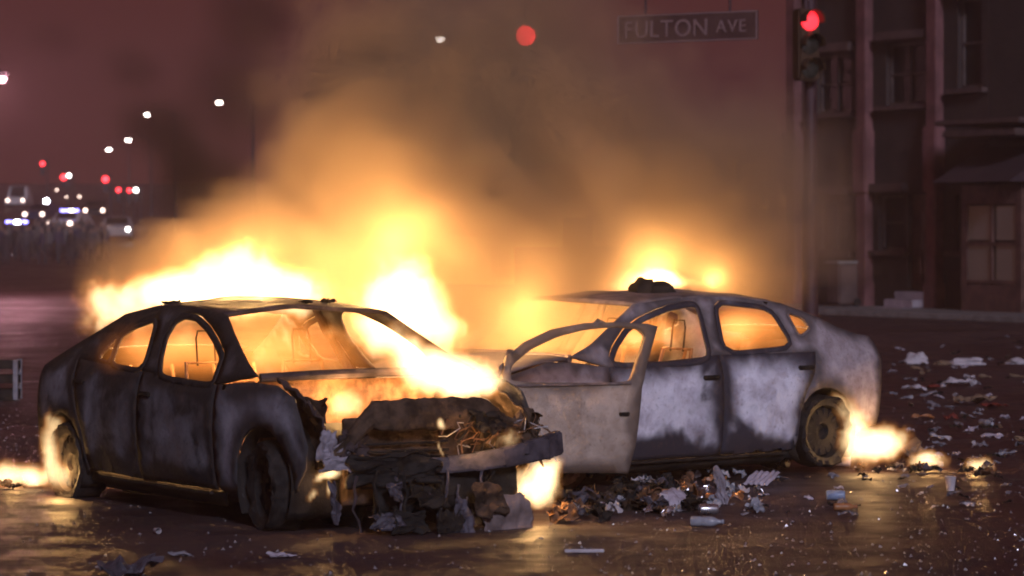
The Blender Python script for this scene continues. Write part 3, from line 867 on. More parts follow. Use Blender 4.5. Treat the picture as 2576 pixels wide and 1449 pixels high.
def seat(parent, x, y, z=.28, hz=1.22):
    """burnt-out seat: bare tube frame with headrest loop"""
    mb = MB()
    w = .22
    mb.tube([(x + .45, y - w, z), (x, y - w, z - .02), (x - .10, y - w * .9, z + .3), (x - .22, y - w * .7, 1.0), (x - .22, y + w * .7, 1.0), (x - .10, y + w * .9, z + .3), (x, y + w, z - .02), (x + .45, y + w, z), (x + .45, y - w, z)], .016, 6)
    for k in range(4):
        f = .2 + .2 * k
        mb.tube([(x - .02 - .2 * f, y - w * .85, z + .72 * f), (x - .05 - .2 * f, y, z + .72 * f - .03), (x - .02 - .2 * f, y + w * .85, z + .72 * f)], .005, 4)
        mb.tube([(x + .08 + .1 * k, y - w, z), (x + .08 + .1 * k, y, z - .04), (x + .08 + .1 * k, y + w, z)], .005, 4)
    o = mb.build('seat_frame', M['rust'], parent)
    hb = MB()
    hb.tube([(x - .21, y - .07, .98), (x - .235, y - .07, hz - .05), (x - .24, y - .055, hz), (x - .24, y + .055, hz), (x - .235, y + .07, hz - .05), (x - .21, y + .07, .98)], .008, 6)
    hb.build('headrest_frame', M['soot'], o)
    return o

def build_car(root, S):
    body, fend, fr = M[S['mat']], M[S['fmat']], M[S['frame']]
    for side in (S['near'], -S['near']):
        sd = side
        flip = sd > 0
        def mp(x, z, off, s_=sd): return (x, s_ * (half(x, z) + off), z)
        g = .004
        wf, wr, wq = [chaikin(S[k], 2) for k in ('wf', 'wr', 'wq')]
        rf, rr = offset(wf, .042), offset(wr, .036)
        # fender
        fx, fz, fr_ = S['farch']
        out = [(S['fgap'] + g, S['zsill'] + .02)] + [q for q in arc(fx, fz, fr_, 205, -8, 14)] + S['fend_front'] + [(S['abase'][0], S['abase'][1] - .045), (S['fgap'] + g, S['belt'][0])]
        panel_obj('front_fender', [(out, [], 0)], mp, flip, fend, root, dent=.014, seed=1.3 + sd)
        # doors (lower skin + window frame)
        if not (S.get('open_door') == sd):
            out = [(S['bgap'] + g, S['zsill']), (S['fgap'] - g, S['zsill']), (S['fgap'] - g, S['belt'][0]), (S['bgap'] + g, S['belt'][1])]
            d_ = panel_obj('front_door', [(out, [], 0), (rf, [wf], .007)], mp, flip, body, root, dent=S['dent'], seed=4.1 + sd)
            MB().box((S['bgap'] + .14, sd * (half(-1.5, .78) + .012), .80), (.17, .03, .035), bev=.008).build('handle', M['soot'], d_)
        out = [(S['bgap'] - g, S['zsill'])] + [(S['bgap'] - g, S['belt'][1])] + [(q[0] + g, q[1]) for q in S['rgap']]
        d_ = panel_obj('rear_door', [(out, [], 0), (rr, [wr], .007)], mp, flip, body, root, dent=S['dent'], seed=7.7 + sd)
        MB().box((S['rgap'][0][0] + .16, sd * (half(-2.5, .84) + .010), .845), (.17, .03, .035), bev=.008).build('handle', M['soot'], d_)
        # rocker
        out = [(S['bgap'] * 2 - S['fgap'] + .45, .10), (S['fgap'], .10), (S['fgap'] + .1, S['zsill'] + .01), (S['fgap'], S['zsill'] - .012), (S['bgap'] * 2 - S['fgap'] + .40, S['zsill'] - .012)]
        panel_obj('rocker_panel', [(out, [], -.012)], mp, flip, M['soot'], root, dent=.008, seed=2.0)
        # one-piece body side: A pillar, roof rail, C pillar and quarter panel
        rx, rz, rq = S['rarch']
        out = [S['abase']] + S['aout'] + S['roof'] + S['rear'] + [q for q in arc(rx, rz, rq, -28, 200, 14)][::1]
        a_ = arc(rx, rz, rq, 208 if False else 188, -20, 14)
        out = [S['abase']] + S['aout'] + S['roof'] + S['rear'] + [q for q in a_] + [(q[0] - g, q[1]) for q in S['rgap'][::-1]] + [(S['bgap'], S['belt'][1] + .004), (S['fgap'], S['belt'][0] + .004)]
        panel_obj('body_side', [(out, [offset(wf, .046), offset(wr, .040), wq], 0)], mp, flip, M[S['smat']], root, dent=.008, seed=9.2 + sd, sol=.022)
        # quarter light surround
        panel_obj('quarter_frame', [(offset(wq, .014), [wq], .006)], mp, flip, fr, root, sol=.02, dent=0)
        # inner B pillar and inner door skin
        mb = MB()
        bx = S['bgap']
        mb.tube([(bx, sd * (half(bx, .2) - .06), .2), (bx - .02, sd * (half(bx, .9) - .06), .9), (bx - .13, sd * (half(bx, 1.2) - .045), 1.2), (bx - .13, sd * (half(bx, 1.38) - .04), 1.38)], [.05, .045, .035, .03], 8)
        mb.build('centre_pillar', fr, root)
    # roof
    xs = [p[0] for p in S['rail']][::-1]; zs = [p[1] for p in S['rail']][::-1]
    xh, xr = S['header'], S['rheader']
    def rfn(u, v):
        k = 2 * v - 1
        x = xr + (xh - xr) * u
        z = interp(x, xs, zs)
        w = half(x, z) + .004
        x2 = x + (S['hbulge'] * u ** 3 - .10 * (1 - u) ** 3) * (1 - k * k)
        zz = z + .045 * (1 - k ** 2) + S['rwave'] * noise.noise(Vector((x * 3, k * 2, 4.4))) * (1 - k ** 4)
        return Vector((x2, k * w, zz))
    MB().grid(rfn, 22, 16).build('roof', M[S['roofmat']], root, sol=.03)
    # scuttle, dashboard beam, firewall, floor, rear shelf
    ab = S['abase']
    mb = MB(); mb.tube([(ab[0] - .02, -.80, ab[1] - .02), (ab[0] + .05, -.4, ab[1] - .005), (ab[0] + .07, 0, ab[1]), (ab[0] + .05, .4, ab[1] - .005), (ab[0] - .02, .80, ab[1] - .02)], .03, 8)
    mb.build('scuttle_panel', fr, root)
    mb = MB(); mb.box((ab[0] - .08, 0, .66), (.03, 1.56, .56)); mb.build('firewall', M['rust'], root)
    mb = MB(); mb.tube([(ab[0] - .42, -.76, .82), (ab[0] - .40, 0, .84), (ab[0] - .42, .76, .82)], .03, 8)
    for y in (-.45, .1, .5): mb.tube([(ab[0] - .4, y, .82), (ab[0] - .2, y, .70), (ab[0] - .1, y, .78)], .012, 5)
    mb.build('dashboard_beam', M['rust'], root)
    mb = MB(); mb.lathe([(.17 + .012 * math.cos(a), .012 * math.sin(a)) for a in [k * math.pi / 3 for k in range(6)]], 24, 'X', closed=True)
    mb.tube([(0, -.17, 0), (.05, 0, 0), (0, .17, 0)], .009, 5); mb.tube([(.05, 0, 0), (.35, 0, -.10)], .02, 6)
    mb.build('steering_wheel', M['soot'], root, (ab[0] - .60, .37, .76), (0, R(-22), 0))
    mb = MB(); mb.box((-1.45, 0, .17), (3.6, 1.60, .06)); mb.box((-1.52, 0, .185), (1.7, 1.735, .02)); mb.build('floor_pan', M['soot'], root)
    for x, y in ((-1.45, -.38), (-1.45, .38)): seat(root, x, y)
    mb = MB()
    for y in (-.5, -.17, .17, .5):
        mb.tube([(-2.02, y, .30), (-2.42, y, .34), (-2.62, y, .95)], .014, 6)
    for k in range(5): mb.tube([(-2.44 - .18 * k / 5, -.6, .38 + .55 * k / 5), (-2.46 - .18 * k / 5, 0, .36 + .55 * k / 5), (-2.44 - .18 * k / 5, .6, .38 + .55 * k / 5)], .009, 5)
    mb.build('rear_bench_frame', M['rust'], root)
    # trunk lid and tail panel
    T = S['trunk']
    def tfn(u, v):
        k = 2 * v - 1
        i = u * (len(T) - 1); a = min(int(i), len(T) - 2); f = i - a
        x = T[a][0] + (T[a + 1][0] - T[a][0]) * f; z = T[a][1] + (T[a + 1][1] - T[a][1]) * f
        w = half(x, min(z, .98)) - .02 - (.14 if z > 1.0 else 0)
        b = .10 * (1 - k * k) * max(0, min(1, (-x - 3.2) / .2))
        return Vector((x - b, k * w, z + .03 * (1 - k * k) * (1 if z > .9 else 0) + .006 * noise.noise(Vector((x * 5, k * 5, 1)))))
    MB().grid(tfn, 18, 14).build('trunk_lid', M[S['smat']], root, sol=.012)

# ---- car with its front torn open (left in the picture)
car1 = empty('burnt_sedan', (-.908, 20.93, 0), R(-57.28))
tag(car1, 'burning dark sedan at left with gutted front end facing the camera', 'car', 'burnt cars')
S1 = dict(near=-1, mat='car1', fmat='car1f', smat='car1', frame='frame1', roofmat='frame1', dent=.016,
    wf=[(-1.39, .94), (-1.50, 1.06), (-1.57, 1.19), (-1.55, 1.28), (-1.46, 1.315), (-1.28, 1.305), (-1.05, 1.24), (-.85, 1.16), (-.67, 1.07), (-.65, 1.0), (-.63, .915)],
    wr=[(-2.215, .99), (-2.275, 1.17), (-2.13, 1.23), (-1.87, 1.29), (-1.72, .97)],
    wq=[(-2.49, 1.02), (-2.335, 1.185), (-2.285, 1.0)],
    fgap=-.56, bgap=-1.70, belt=(.905, .95), zsill=.21, farch=(.10, .30, .365),
    fend_front=[(.50, .30), (.60, .42), (.63, .56), (.56, .72), (.47, .86), (.25, .93)], abase=(-.07, .985),
    aout=[(-.27, 1.055), (-.67, 1.24), (-.90, 1.36)], roof=[(-1.3, 1.395), (-1.68, 1.405), (-2.03, 1.385), (-2.40, 1.325), (-2.68, 1.205), (-2.94, 1.10), (-3.15, 1.02), (-3.40, .93)],
    rear=[(-3.43, .85), (-3.44, .70), (-3.41, .32), (-3.28, .22)], rarch=(-2.93, .28, .33),
    rgap=[(-2.79, 1.0), (-2.71, .75), (-2.585, .47), (-2.52, .23)],
    rail=[(-.90, 1.36), (-1.3, 1.395), (-1.68, 1.405), (-2.03, 1.385), (-2.40, 1.325)], header=-.92, rheader=-2.36, hbulge=.10, rwave=.03,
    trunk=[(-3.02, 1.05), (-3.2, .99), (-3.40, .93), (-3.46, .86), (-3.46, .6), (-3.42, .32)], open_door=1)
build_car(car1, S1)
wheel(car1, .10, -.78, .27, R(-12), .30, melted=1.8, rim='rimdark', liner=(.10, .30, .365))
wheel(car1, .10, .78, .27, R(-12), .30, melted=1.8, rim='rimdark', liner=(.10, .30, .365))
wheel(car1, -2.90, -.78, .25, 0, .29, melted=1.4, rim='rimdark', liner=(-2.93, .28, .33))
wheel(car1, -2.90, .78, .25, 0, .29, melted=1.4, rim='rimdark', liner=(-2.93, .28, .33))
# torn-open front end
rr1 = random.Random(21)
def nz(p, s, k=0.0): return noise.noise(Vector((p[0] * s + k, p[1] * s, p[2] * s + k * .7)))
def ftop(y): return .80 + .05 * math.cos(y * 1.6) - max(0, -.42 - y) * 1.1 - max(0, y - .42) * .6 + .014 * noise.noise(Vector((y * 9, 2, 0))) + .008 * noise.noise(Vector((y * 29, 5, 0)))
def sag(u, v):
    y = -.68 + 1.30 * u
    hgt = .21 - .16 * abs(2 * u - 1) ** 3 + .03 * noise.noise(Vector((y * 6, 9, 0)))
    e = .02 * noise.noise(Vector((y * 5, v * 3, 1.1))) + .008 * noise.noise(Vector((y * 17, v * 9, 4.1)))
    return Vector((.64 + .08 * (1 - (y / .68) ** 2) + .04 * math.sin(v * 2.6) + e, y, ftop(y) - hgt * v))
MB().grid(sag, 60, 12).build('radiator_crossmember', M['char'], car1, sol=.02)
mb = MB()
mb.grid(lambda u, v: Vector((.585 + .03 * noise.noise(Vector((u * 4, v * 4, 3))), -.56 + 1.02 * u, .73 - .55 * v)), 24, 16)
rad = mb.build('radiator', M['char'], car1, sol=.05)
for k in range(7):
    z = .56 - k * .045
    MB().tube([(.625 + .02 * nz((k, j, 0), .9), -.46 + .13 * j, z + .018 * nz((k, j, 3), 1.7)) for j in range(6)], .008, 5).build('fin', M['soot'], rad)
mb = MB()
pts = [(.72, -.10, .42), (.80, .08, .425), (.85, .26, .44), (.88, .44, .462), (.88, .62, .488), (.85, .79, .51), (.79, .93, .535)]
for i in range(len(pts) - 1):
    a, b = Vector(pts[i]), Vector(pts[i + 1]); c = (a + b) / 2; d = b - a
    mb.box(c, (.07, d.length + .03, .095 + .012 * i), Matrix.Rotation(math.atan2(-d.x, d.y), 3, 'Z') @ Matrix.Rotation(math.atan2(d.z, d.length), 3, 'X'), .012)
mb.build('bumper_beam', M['greybeam'], car1)
crumple('beam_stub', .24, .09, .02, 55.5, M['pale'], car1, (.70, -.66, .45), (R(84), 0, R(76)), 8, sol=.02)
crumple('beam_core', .60, .17, .07, 57.5, M['soot'], car1, (.74, -.30, .40), (R(76), 0, R(82)), 10, sol=.03)
# burnt hangers and lamp carriers each side
crumple('lamp_carrier', .11, .20, .03, 2.1, M['pale'], car1, (.64, -.73, .56), (R(80), R(12), R(80)), 7)
crumple('lamp_carrier', .16, .07, .02, 2.8, M['pale'], car1, (.66, -.66, .53), (R(80), R(-20), R(80)), 6)
crumple('lamp_carrier', .22, .18, .08, 3.3, M['frame1'], car1, (.62, -.55, .54), (R(70), 0, R(84)), 7)
crumple('lamp_carrier', .34, .26, .12, 5.7, M['char'], car1, (.66, .66, .56), (R(75), 0, R(95)), 8)
crumple('lamp_carrier', .22, .14, .08, 6.9, M['soot'], car1, (.76, .36, .66), (R(60), R(15), R(100)), 7)
for k in range(34):
    y = rr1.uniform(.10, .80); z = rr1.uniform(.52, .76)
    p = [Vector((.72 + rr1.uniform(-.04, .1), y, z))]
    for j in range(4): p.append(p[-1] + Vector((rr1.uniform(-.05, .05), rr1.uniform(-.08, .08), rr1.uniform(-.10, .03))))
    MB().tube(p, rr1.choice((.004, .006, .009)), 5).build('wire', M[rr1.choice(['rust', 'bare', 'rust', 'soot'])], car1)
# inner wheel housings, strut towers, engine
for y in (-.62, .62):
    crumple('wheel_housing', .62, .42, .09, y * 3, M['char'], car1, (.18, y, .62), (R(78 if y < 0 else 102), 0, 0), 8)
    MB().lathe([(.13, .45), (.13, .72), (.11, .82), (.06, .84), (.05, .80)], 14, 'Z', (.02, y * .93, 0)).build('strut_tower', M['char'], car1)
# wing edges curled by the heat
def curl(u, v):
    x = .05 + .56 * u
    return Vector((x + .02 * nz((u, v, 1), 6), -.74 + .10 * v + .05 * nz((u, v, 2), 5) - .04 * u, .95 - .16 * u - .06 * v * (1 + 3 * u) + .05 * nz((u * 2, v, 5), 4)))
MB().grid(curl, 20, 8).build('curled_wing_edge', M['frame1'], car1, sol=.012)
def curl2(u, v):
    x = -.1 + .88 * u
    return Vector((x + .02 * nz((u, v, 8), 6), .74 + .13 * v + .03 * nz((u, v, 9), 5) - .04 * u * u, .93 - .20 * u * u - (.10 + .25 * u) * v + .03 * nz((u * 2, v, 7), 4)))
MB().grid(curl2, 20, 10).build('curled_wing_edge', M['char'], car1, sol=.012)
mb = MB(); mb.box((.22, -.12, .48), (.42, .5, .34), bev=.03); mb.box((.30, .02, .66), (.22, .42, .12), bev=.03); mb.box((.2, .34, .45), (.36, .30, .26), bev=.04)
for k in range(4): mb.tube([(.42, -.2 + .12 * k, .66), (.50, -.2 + .12 * k, .60), (.50, -.2 + .12 * k, .44)], .024, 7)
mb.build('engine', M['soot'], car1)
# melted fascia: hanging and collapsed pieces below the beam
crumple('hanging_fascia', .42, .36, .05, 12.2, M['frame2'], car1, (.88, .46, .05), (R(80), 0, R(98)), 10)
def apron(u, v):
    y = -.44 + 1.07 * u
    e = .05 * nz((y, v, 1), 3) + .012 * nz((y, v, 2), 9)
    return Vector((.70 + .05 * math.sin(v * 3) + e + .04 * v, y, .44 - v * (.33 + .07 * nz((y, 0, 5), 5)) + .008 * nz((y, v, 4), 10)))
MB().grid(apron, 64, 16).build('undertray', M['soot'], car1, sol=.02)
for k, (y, z, sx, sy, mt) in enumerate(((-.40, .07, .20, .12, 'greybeam'), (-.25, .06, .26, .14, 'soot'), (.0, .05, .22, .2, 'soot'), (.22, .06, .30, .12, 'greybeam'), (-.80, .20, .05, .26, 'greybeam'), (.30, .20, .24, .2, 'char'), (-.1, .22, .30, .16, 'soot'), (-.38, .26, .14, .12, 'greybeam'), (.12, .10, .1, .24, 'greybeam'))):
    crumple('melted_fragment', sx, sy, .05, 20 + k * 1.7, M[mt], car1, (.82 + .04 * (k % 3), y, z), (R(55 + 14 * (k % 3)), 0, R(80 + 14 * (k % 4))), 8)
for k in range(9):
    y = -.6 + .13 * k + rr1.uniform(-.04, .04)
    p = [Vector((.80 + rr1.uniform(-.03, .06), y, rr1.uniform(.28, .42)))]
    for j in range(5): p.append(p[-1] + Vector((rr1.uniform(-.01, .03), rr1.uniform(-.05, .05), -p[0].z / 5.4)))
    MB().tube(p, [.012, .009, .012, .008, .011, .007], 5).build('drooping_strip', M[rr1.choice(['soot', 'greybeam', 'frame1'])], car1)
for k in range(4): crumple('roof_blister', .10 + .03 * k, .06, .03, 31 + k, M['soot'], car1, ((-1.1, -1.95, -2.05, -1.2)[k], (.1, -.5, -.44, .32)[k], (1.415, 1.388, 1.39, 1.405)[k]), (0, 0, k), 5)
# the far front door hangs open
DO = [(.098, .237), (.098, .761), (.116, .926), (.159, 1.05), (.306, 1.144), (.522, 1.23), (.772, 1.268), (1.024, 1.271), (1.278, 1.256), (1.355, 1.236), (1.185, .807), (1.151, .597), (1.125, .40), (1.081, .199), (.976, .209)]
DH = chaikin([(.162, .865), (.183, .98), (.337, 1.088), (.554, 1.174), (.803, 1.226), (1.024, 1.24), (1.198, 1.226), (1.259, 1.172), (1.182, 1.004), (1.097, .843)], 2)
inv1 = Matrix.Translation((-.908, 20.93, 0)) @ Matrix.Rotation(R(-57.28), 4, 'Z')
inv1 = inv1.inverted()
def dmap(s, z, off):
    """skin of the open door: standing from (-.16, 22.0) towards (.99, 22.55)"""
    bulge = .05 * math.sin(math.pi * max(0, min(1, (z - .15) / .8))) - .06 * max(0, (z - .86) / .4)
    p = Vector((-.16, 22.0, z)) + Vector((.9021, .4315, 0)) * s + Vector((.4315, -.9021, 0)) * (bulge + off)
    return p
bm = bmesh.new()
ed = cut_panel(bm, [Vector(q) for q in DO], [DH], lambda s, z: dmap(s, z, 0), False, .06, 0.0, 3.0)
me = bpy.data.meshes.new('open_front_door'); bm.to_mesh(me); bm.free()
a_ = me.attributes.new('edge', 'FLOAT', 'POINT')
for i, e in enumerate(ed): a_.data[i].value = e
for v in me.vertices: v.co = inv1 @ v.co
bm = bmesh.new(); bm.from_mesh(me)
bmesh.ops.delete(bm, geom=[v for v in bm.verts if not v.link_faces], context='VERTS'); bm.to_mesh(me); bm.free()
me.materials.append(M['door1']); me.shade_smooth()
odoor = link_mesh('open_front_door', me, car1, sol=.05)
odoor['label'] = 'heat-bleached brown front door hanging wide open'
mb = MB()
hp = [inv1 @ dmap(.992 + .035, .628, .012)]
M3 = (inv1 @ Matrix.Rotation(math.atan2(.4315, .9021), 4, 'Z')).to_3x3()
MB().box(hp[0], (.075, .03, .022), M3, .004).build('handle', M['soot'], odoor)
MB().box(inv1 @ dmap(.62, .842, .012), (.95, .022, .016), M3, .004).build('window_ledge', M['frame2'], odoor)
for z in (.40, .70): MB().tube([(-.45, .84, z), inv1 @ (dmap(.0, z, -.04)), inv1 @ dmap(.14, z, -.03)], .025, 6).build('hinge', M['soot'], car1)

# ---- car seen from its side (right in the picture)
car2 = empty('burnt_sedan', (-.22, 23.89, 0), R(221.18))
tag(car2, 'heat-bleached pale sedan at right with ash-white doors', 'car', 'burnt cars')
S2 = dict(near=1, mat='car2', fmat='car2f', smat='car2f', frame='frame2', roofmat='frame2', dent=.014,
    wf=[(-.53, .935), (-.62, 1.03), (-.80, 1.155), (-1.01, 1.235), (-1.30, 1.305), (-1.53, 1.335), (-1.60, 1.335), (-1.595, 1.25), (-1.53, .935)],
    wr=[(-1.84, 1.355), (-2.40, 1.295), (-2.49, 1.02), (-1.74, .99)],
    wq=[(-2.585, 1.275), (-2.73, 1.23), (-2.77, 1.15), (-2.62, 1.09)],
    fgap=-.48, bgap=-1.66, belt=(.905, .965), zsill=.20, farch=(0, .32, .37),
    fend_front=[(.45, .26), (.80, .28), (.86, .50), (.80, .74), (.45, .88), (.1, .96)], abase=(-.14, .995),
    aout=[(-.38, 1.075), (-.74, 1.255), (-.96, 1.365)], roof=[(-1.42, 1.405), (-1.86, 1.41), (-2.2, 1.39), (-2.54, 1.35), (-2.75, 1.285), (-2.91, 1.23), (-3.11, 1.145), (-3.30, 1.09), (-3.47, 1.07)],
    rear=[(-3.52, .99), (-3.54, .88), (-3.50, .72), (-3.47, .45), (-3.44, .36), (-3.25, .34)], rarch=(-2.80, .33, .355),
    rgap=[(-2.73, .965), (-2.67, .79), (-2.575, .66), (-2.50, .50), (-2.48, .21)],
    rail=[(-.96, 1.365), (-1.42, 1.405), (-1.86, 1.41), (-2.2, 1.39), (-2.54, 1.35)], header=-.98, rheader=-2.5, hbulge=.26, rwave=.02,
    trunk=[(-3.02, 1.13), (-3.2, 1.10), (-3.44, 1.07), (-3.52, 1.0), (-3.54, .86), (-3.50, .7), (-3.46, .42)])
build_car(car2, S2)
wheel(car2, -2.80, .80, .335, 0, .285, melted=2.2, rim='rimdark', liner=(-2.80, .33, .355))
wheel(car2, -2.80, -.80, .335, 0, .285, melted=1.2, liner=(-2.80, .33, .355))
wheel(car2, 0, .80, .30, 0, .30, melted=1.0, liner=(0, .32, .37))
wheel(car2, 0, -.80, .30, 0, .30, melted=1.0, liner=(0, .32, .37))
# bonnet and nose of the second car
def hood(u, v):
    k = 2 * v - 1; x = -.10 + .92 * u
    return Vector((x + .10 * (1 - k * k) * u, k * (half(x, .9) - .03), .985 - .20 * u ** 1.6 + .03 * (1 - k * k) + .02 * noise.noise(Vector((u * 4, k * 3, 7)))))
MB().grid(hood, 14, 12).build('bonnet', M['car2f'], car2, sol=.012)
def nose(u, v):
    k = 2 * v - 1
    return Vector((.84 + .10 * (1 - k * k) + .03 * math.sin(u * 3), k * (half(.85, .6) - .01), .76 - .50 * u))
MB().grid(nose, 8, 14).build('front_bumper', M['frame2'], car2, sol=.02)
# sagging rear bumper skin
crumple('rear_bumper_skin', .55, .30, .06, 44.0, M['car2f'], car2, (-3.30, .70, .42), (R(96), 0, R(190)), 9)
# melted lumps on the roof of the second car
for k, (u, v, sx, sz, lab) in enumerate(((1618, 712, .16, .10, 'taller charred lump melted on the roof of the pale sedan'), (1660, 713, .17, .075, 'flatter charred lump melted on the roof of the pale sedan'))):
    def lump(u_, v_, sx=sx, sz=sz, k=k):
        th, ph = u_ * math.pi, v_ * 2 * math.pi
        d = Vector((math.sin(th) * math.cos(ph), math.sin(th) * math.sin(ph), math.cos(th)))
        r_ = 1 + .35 * noise.noise(d * 2.2 + Vector((k * 5, 0, 0)))
        return Vector((d.x * sx * .75 * r_, d.y * sx * .6 * r_, max(-.01, d.z * sz * 1.1 * r_)))
    mb = MB().grid(lump, 10, 16)
    bmesh.ops.remove_doubles(mb.bm, verts=mb.bm.verts, dist=.001)
    p = at(u, 719, 24.75); p.z = 1.435
    tag(mb.build('charred_lump', M['soot'], loc=p), lab, 'debris', 'charred lumps on the roof')

# ------------------------------------------------------------------ litter and wreckage on the road
LM = dict(white=simple('white_paper', (.46, .42, .45), .7, 0, .15, 12), tan=simple('tan_cardboard', (.22, .15, .10), .8, 0, .25, 9), red=simple('red_wrapper', (.20, .035, .025), .5, 0, .25, 9),
          grey=simple('grey_plastic', (.20, .19, .22), .5, 0, .25, 9), blue=simple('blue_label', (.22, .28, .42), .35, 0, .25, 14), alu=simple('bare_can', (.55, .54, .58), .3, .9, .15, 20),
          orange=simple('orange_label', (.36, .15, .06), .4, 0, .2, 14), lilac=simple('pale_lilac_plastic', (.42, .37, .43), .55, 0, .2, 8), dark=M['soot'], clear=simple('scuffed_clear_plastic', (.30, .31, .36), .2, .0, .15, 16))
def glint(name):
    m, t, p, out = newmat(name)
    p.inputs['Base Color'].default_value = (.34, .32, .34, 1); p.inputs['Roughness'].default_value = .2; p.inputs['Metallic'].default_value = .3
    return m
LM['crumb'] = glint('glass_crumb')
def can_mesh(m_, s=1.0):
    return MB().lathe([(.022, 0), (.030, .004), (.033, .012), (.033, .108), (.028, .12), (.027, .122), (.024, .118)], 18).mesh('can', LM[m_])
def bottle_mesh(m_):
    return MB().lathe([(.0, .006), (.03, 0), (.034, .01), (.033, .06), (.030, .07), (.033, .08), (.034, .13), (.028, .155), (.014, .18), (.013, .20), (.016, .202), (.016, .215), (.0, .216)], 16).mesh('bottle', LM[m_])
def cup_mesh(m_):
    return MB().lathe([(.0, .004), (.032, 0), (.046, .11), (.049, .112), (.049, .118), (.043, .114), (.03, .006), (.0, .008)], 18).mesh('cup', LM[m_])
def bag_mesh(m_, seed):
    def fn(u_, v_):
        th, ph = u_ * math.pi, v_ * 2 * math.pi
        d = Vector((math.sin(th) * math.cos(ph), math.sin(th) * math.sin(ph), math.cos(th)))
        r_ = 1 + .5 * noise.noise(d * 1.6 + Vector((seed, 0, 0))) + .18 * noise.noise(d * 5 + Vector((seed, 4, 0)))
        q = d * r_; q.z = max(-.25, q.z) + .25
        return q * .5
    mb = MB().grid(fn, 12, 18); bmesh.ops.remove_doubles(mb.bm, verts=mb.bm.verts, dist=.001)
    return mb.mesh('bag', LM[m_])
def put(me, name, u, v, label, cat, rot=(0, 0, 0), sc_=(1, 1, 1), z=0.0, group='litter', sol=0.0):
    p = gnd(u, v); p.z = .004 + z
    o = link_mesh(name, me, None, p, rot, sol); o.scale = sc_
    return tag(o, label, cat, group)
H90 = R(90)
put(can_mesh('orange'), 'drink_can', 1775, 1266, 'orange and white can lying left of the twisted metal strip', 'can', (H90, 0, R(75)), (1.08, 1.08, 1.08), .036)
put(can_mesh('alu'), 'drink_can', 1758, 1296, 'silver can in the middle of the three by the door', 'can', (H90, 0, R(100)), (1.08, 1.08, 1.08), .036)
put(bottle_mesh('clear'), 'bottle', 1738, 1326, 'clear bottle lying nearest the camera below the silver can', 'bottle', (H90, 0, R(80)), (1.0, 1.0, 1.0), .034)
put(can_mesh('blue'), 'drink_can', 2078, 1260, 'pale blue can lying alone below the rear wheel', 'can', (H90, 0, R(85)), (1.1, 1.1, 1.1), .037)
put(bottle_mesh('orange'), 'bottle', 2098, 1286, 'small orange bottle just below the pale blue can', 'bottle', (H90, 0, R(95)), (.75, .75, .75), .026)
put(cup_mesh('lilac'), 'paper_cup', 2082, 1178, 'ribbed pale cup lying in front of the burning rear wheel', 'cup', (H90, 0, R(92)), (1.5, 1.5, 1.5), .073)
put(cup_mesh('white'), 'paper_cup', 2391, 1236, 'small white cup standing left of the smallest flame', 'cup', (0, 0, 0), (.9, .9, .9))
put(can_mesh('alu'), 'drink_can', 1960, 1182, 'silver can left of the ribbed pale cup', 'can', (R(80), 0, R(30)), (1.0, 1.0, 1.0), .034)
# ribbed panel, twisted strip, melted mound, cardboard
mb = MB().grid(lambda u, v: Vector(((u - .5) * .26 + .03 * v, (v - .5) * .30, .010 * math.sin(u * 30) + .10 * v + .03 * noise.noise(Vector((u * 3, v * 3, 2))))), 28, 8)
for v in mb.bm.verts: v.co.z += .03
put(mb.mesh('ribbed_panel', LM['lilac']), 'ribbed_panel', 1912, 1222, 'ribbed pale plastic panel lying below the rear door', 'scrap', (R(6), 0, R(-25)), (.78, .78, .6), .01, sol=.006)
mb = MB()
for j in range(5):
    r_ = random.Random(60 + j); q = [Vector((0, 0, .26))]
    for i in range(7): q.append(q[-1] + Vector((r_.uniform(-.01, .025), r_.uniform(-.03, .0), -.037)))
    mb.tube(q, [.016, .02, .016, .02, .014, .018, .016, .01], 5)
bmesh.ops.recalc_face_normals(mb.bm, faces=mb.bm.faces)
o = put(mb.mesh('twisted_strip', M['pale'], False), 'twisted_strip', 1800, 1268, 'twisted pale metal strip standing upright below the front door', 'scrap')
o['kind'] = 'stuff'
put(bag_mesh('lilac', 3.0), 'melted_mound', 1680, 1282, 'large smooth pale mound of melted plastic below the front door', 'scrap', (0, 0, R(10)), (.34, .3, .20))
put(crumple_mesh('cardboard', .20, .2, .08, 71, LM['tan'], 6, .10), 'folded_cardboard', 2280, 1152, 'folded brown cardboard beside the flames under the tail', 'cardboard', (R(35), 0, R(20)), (1, 1, 1), .02, sol=.006)
put(crumple_mesh('g', .30, .22, .10, 72, M['greybeam'], 9), 'crumpled_sheet', 320, 1452, 'crumpled grey sheet at the bottom left corner', 'scrap', (0, 0, .4), sol=.004)
put(crumple_mesh('g', .12, .07, .04, 73, LM['grey'], 6), 'crumpled_sheet', 452, 1402, 'dark scrap lying right of the bottom left crumpled sheet', 'scrap', sol=.004)
put(crumple_mesh('g', .14, .07, .04, 74, LM['lilac'], 6), 'crumpled_sheet', 706, 1404, 'pale scrap lying alone below the front wheel', 'scrap', (0, 0, .3), sol=.004)
put(MB().box((0, 0, .012), (.235, .035, .02), bev=.004).mesh('stick', LM['white']), 'wooden_slat', 1470, 1392, 'pale flat slat lying alone in the foreground', 'scrap', (0, 0, R(2)))
put(cup_mesh('white'), 'paper_cup', 390, 1343, 'tiny white cup lying in front of the left sedan doors', 'cup', (H90, 0, .5), (.4, .4, .5), .02)
put(bag_mesh('white', 5.0), 'plastic_bag', 2305, 915, 'rounded white bag farthest from the camera at right', 'bag', (0, 0, .4), (.33, .3, .25))
put(bag_mesh('white', 6.4), 'plastic_bag', 2436, 918, 'long white bundle on the dark road at right', 'bag', (0, 0, .1), (.52, .25, .15))
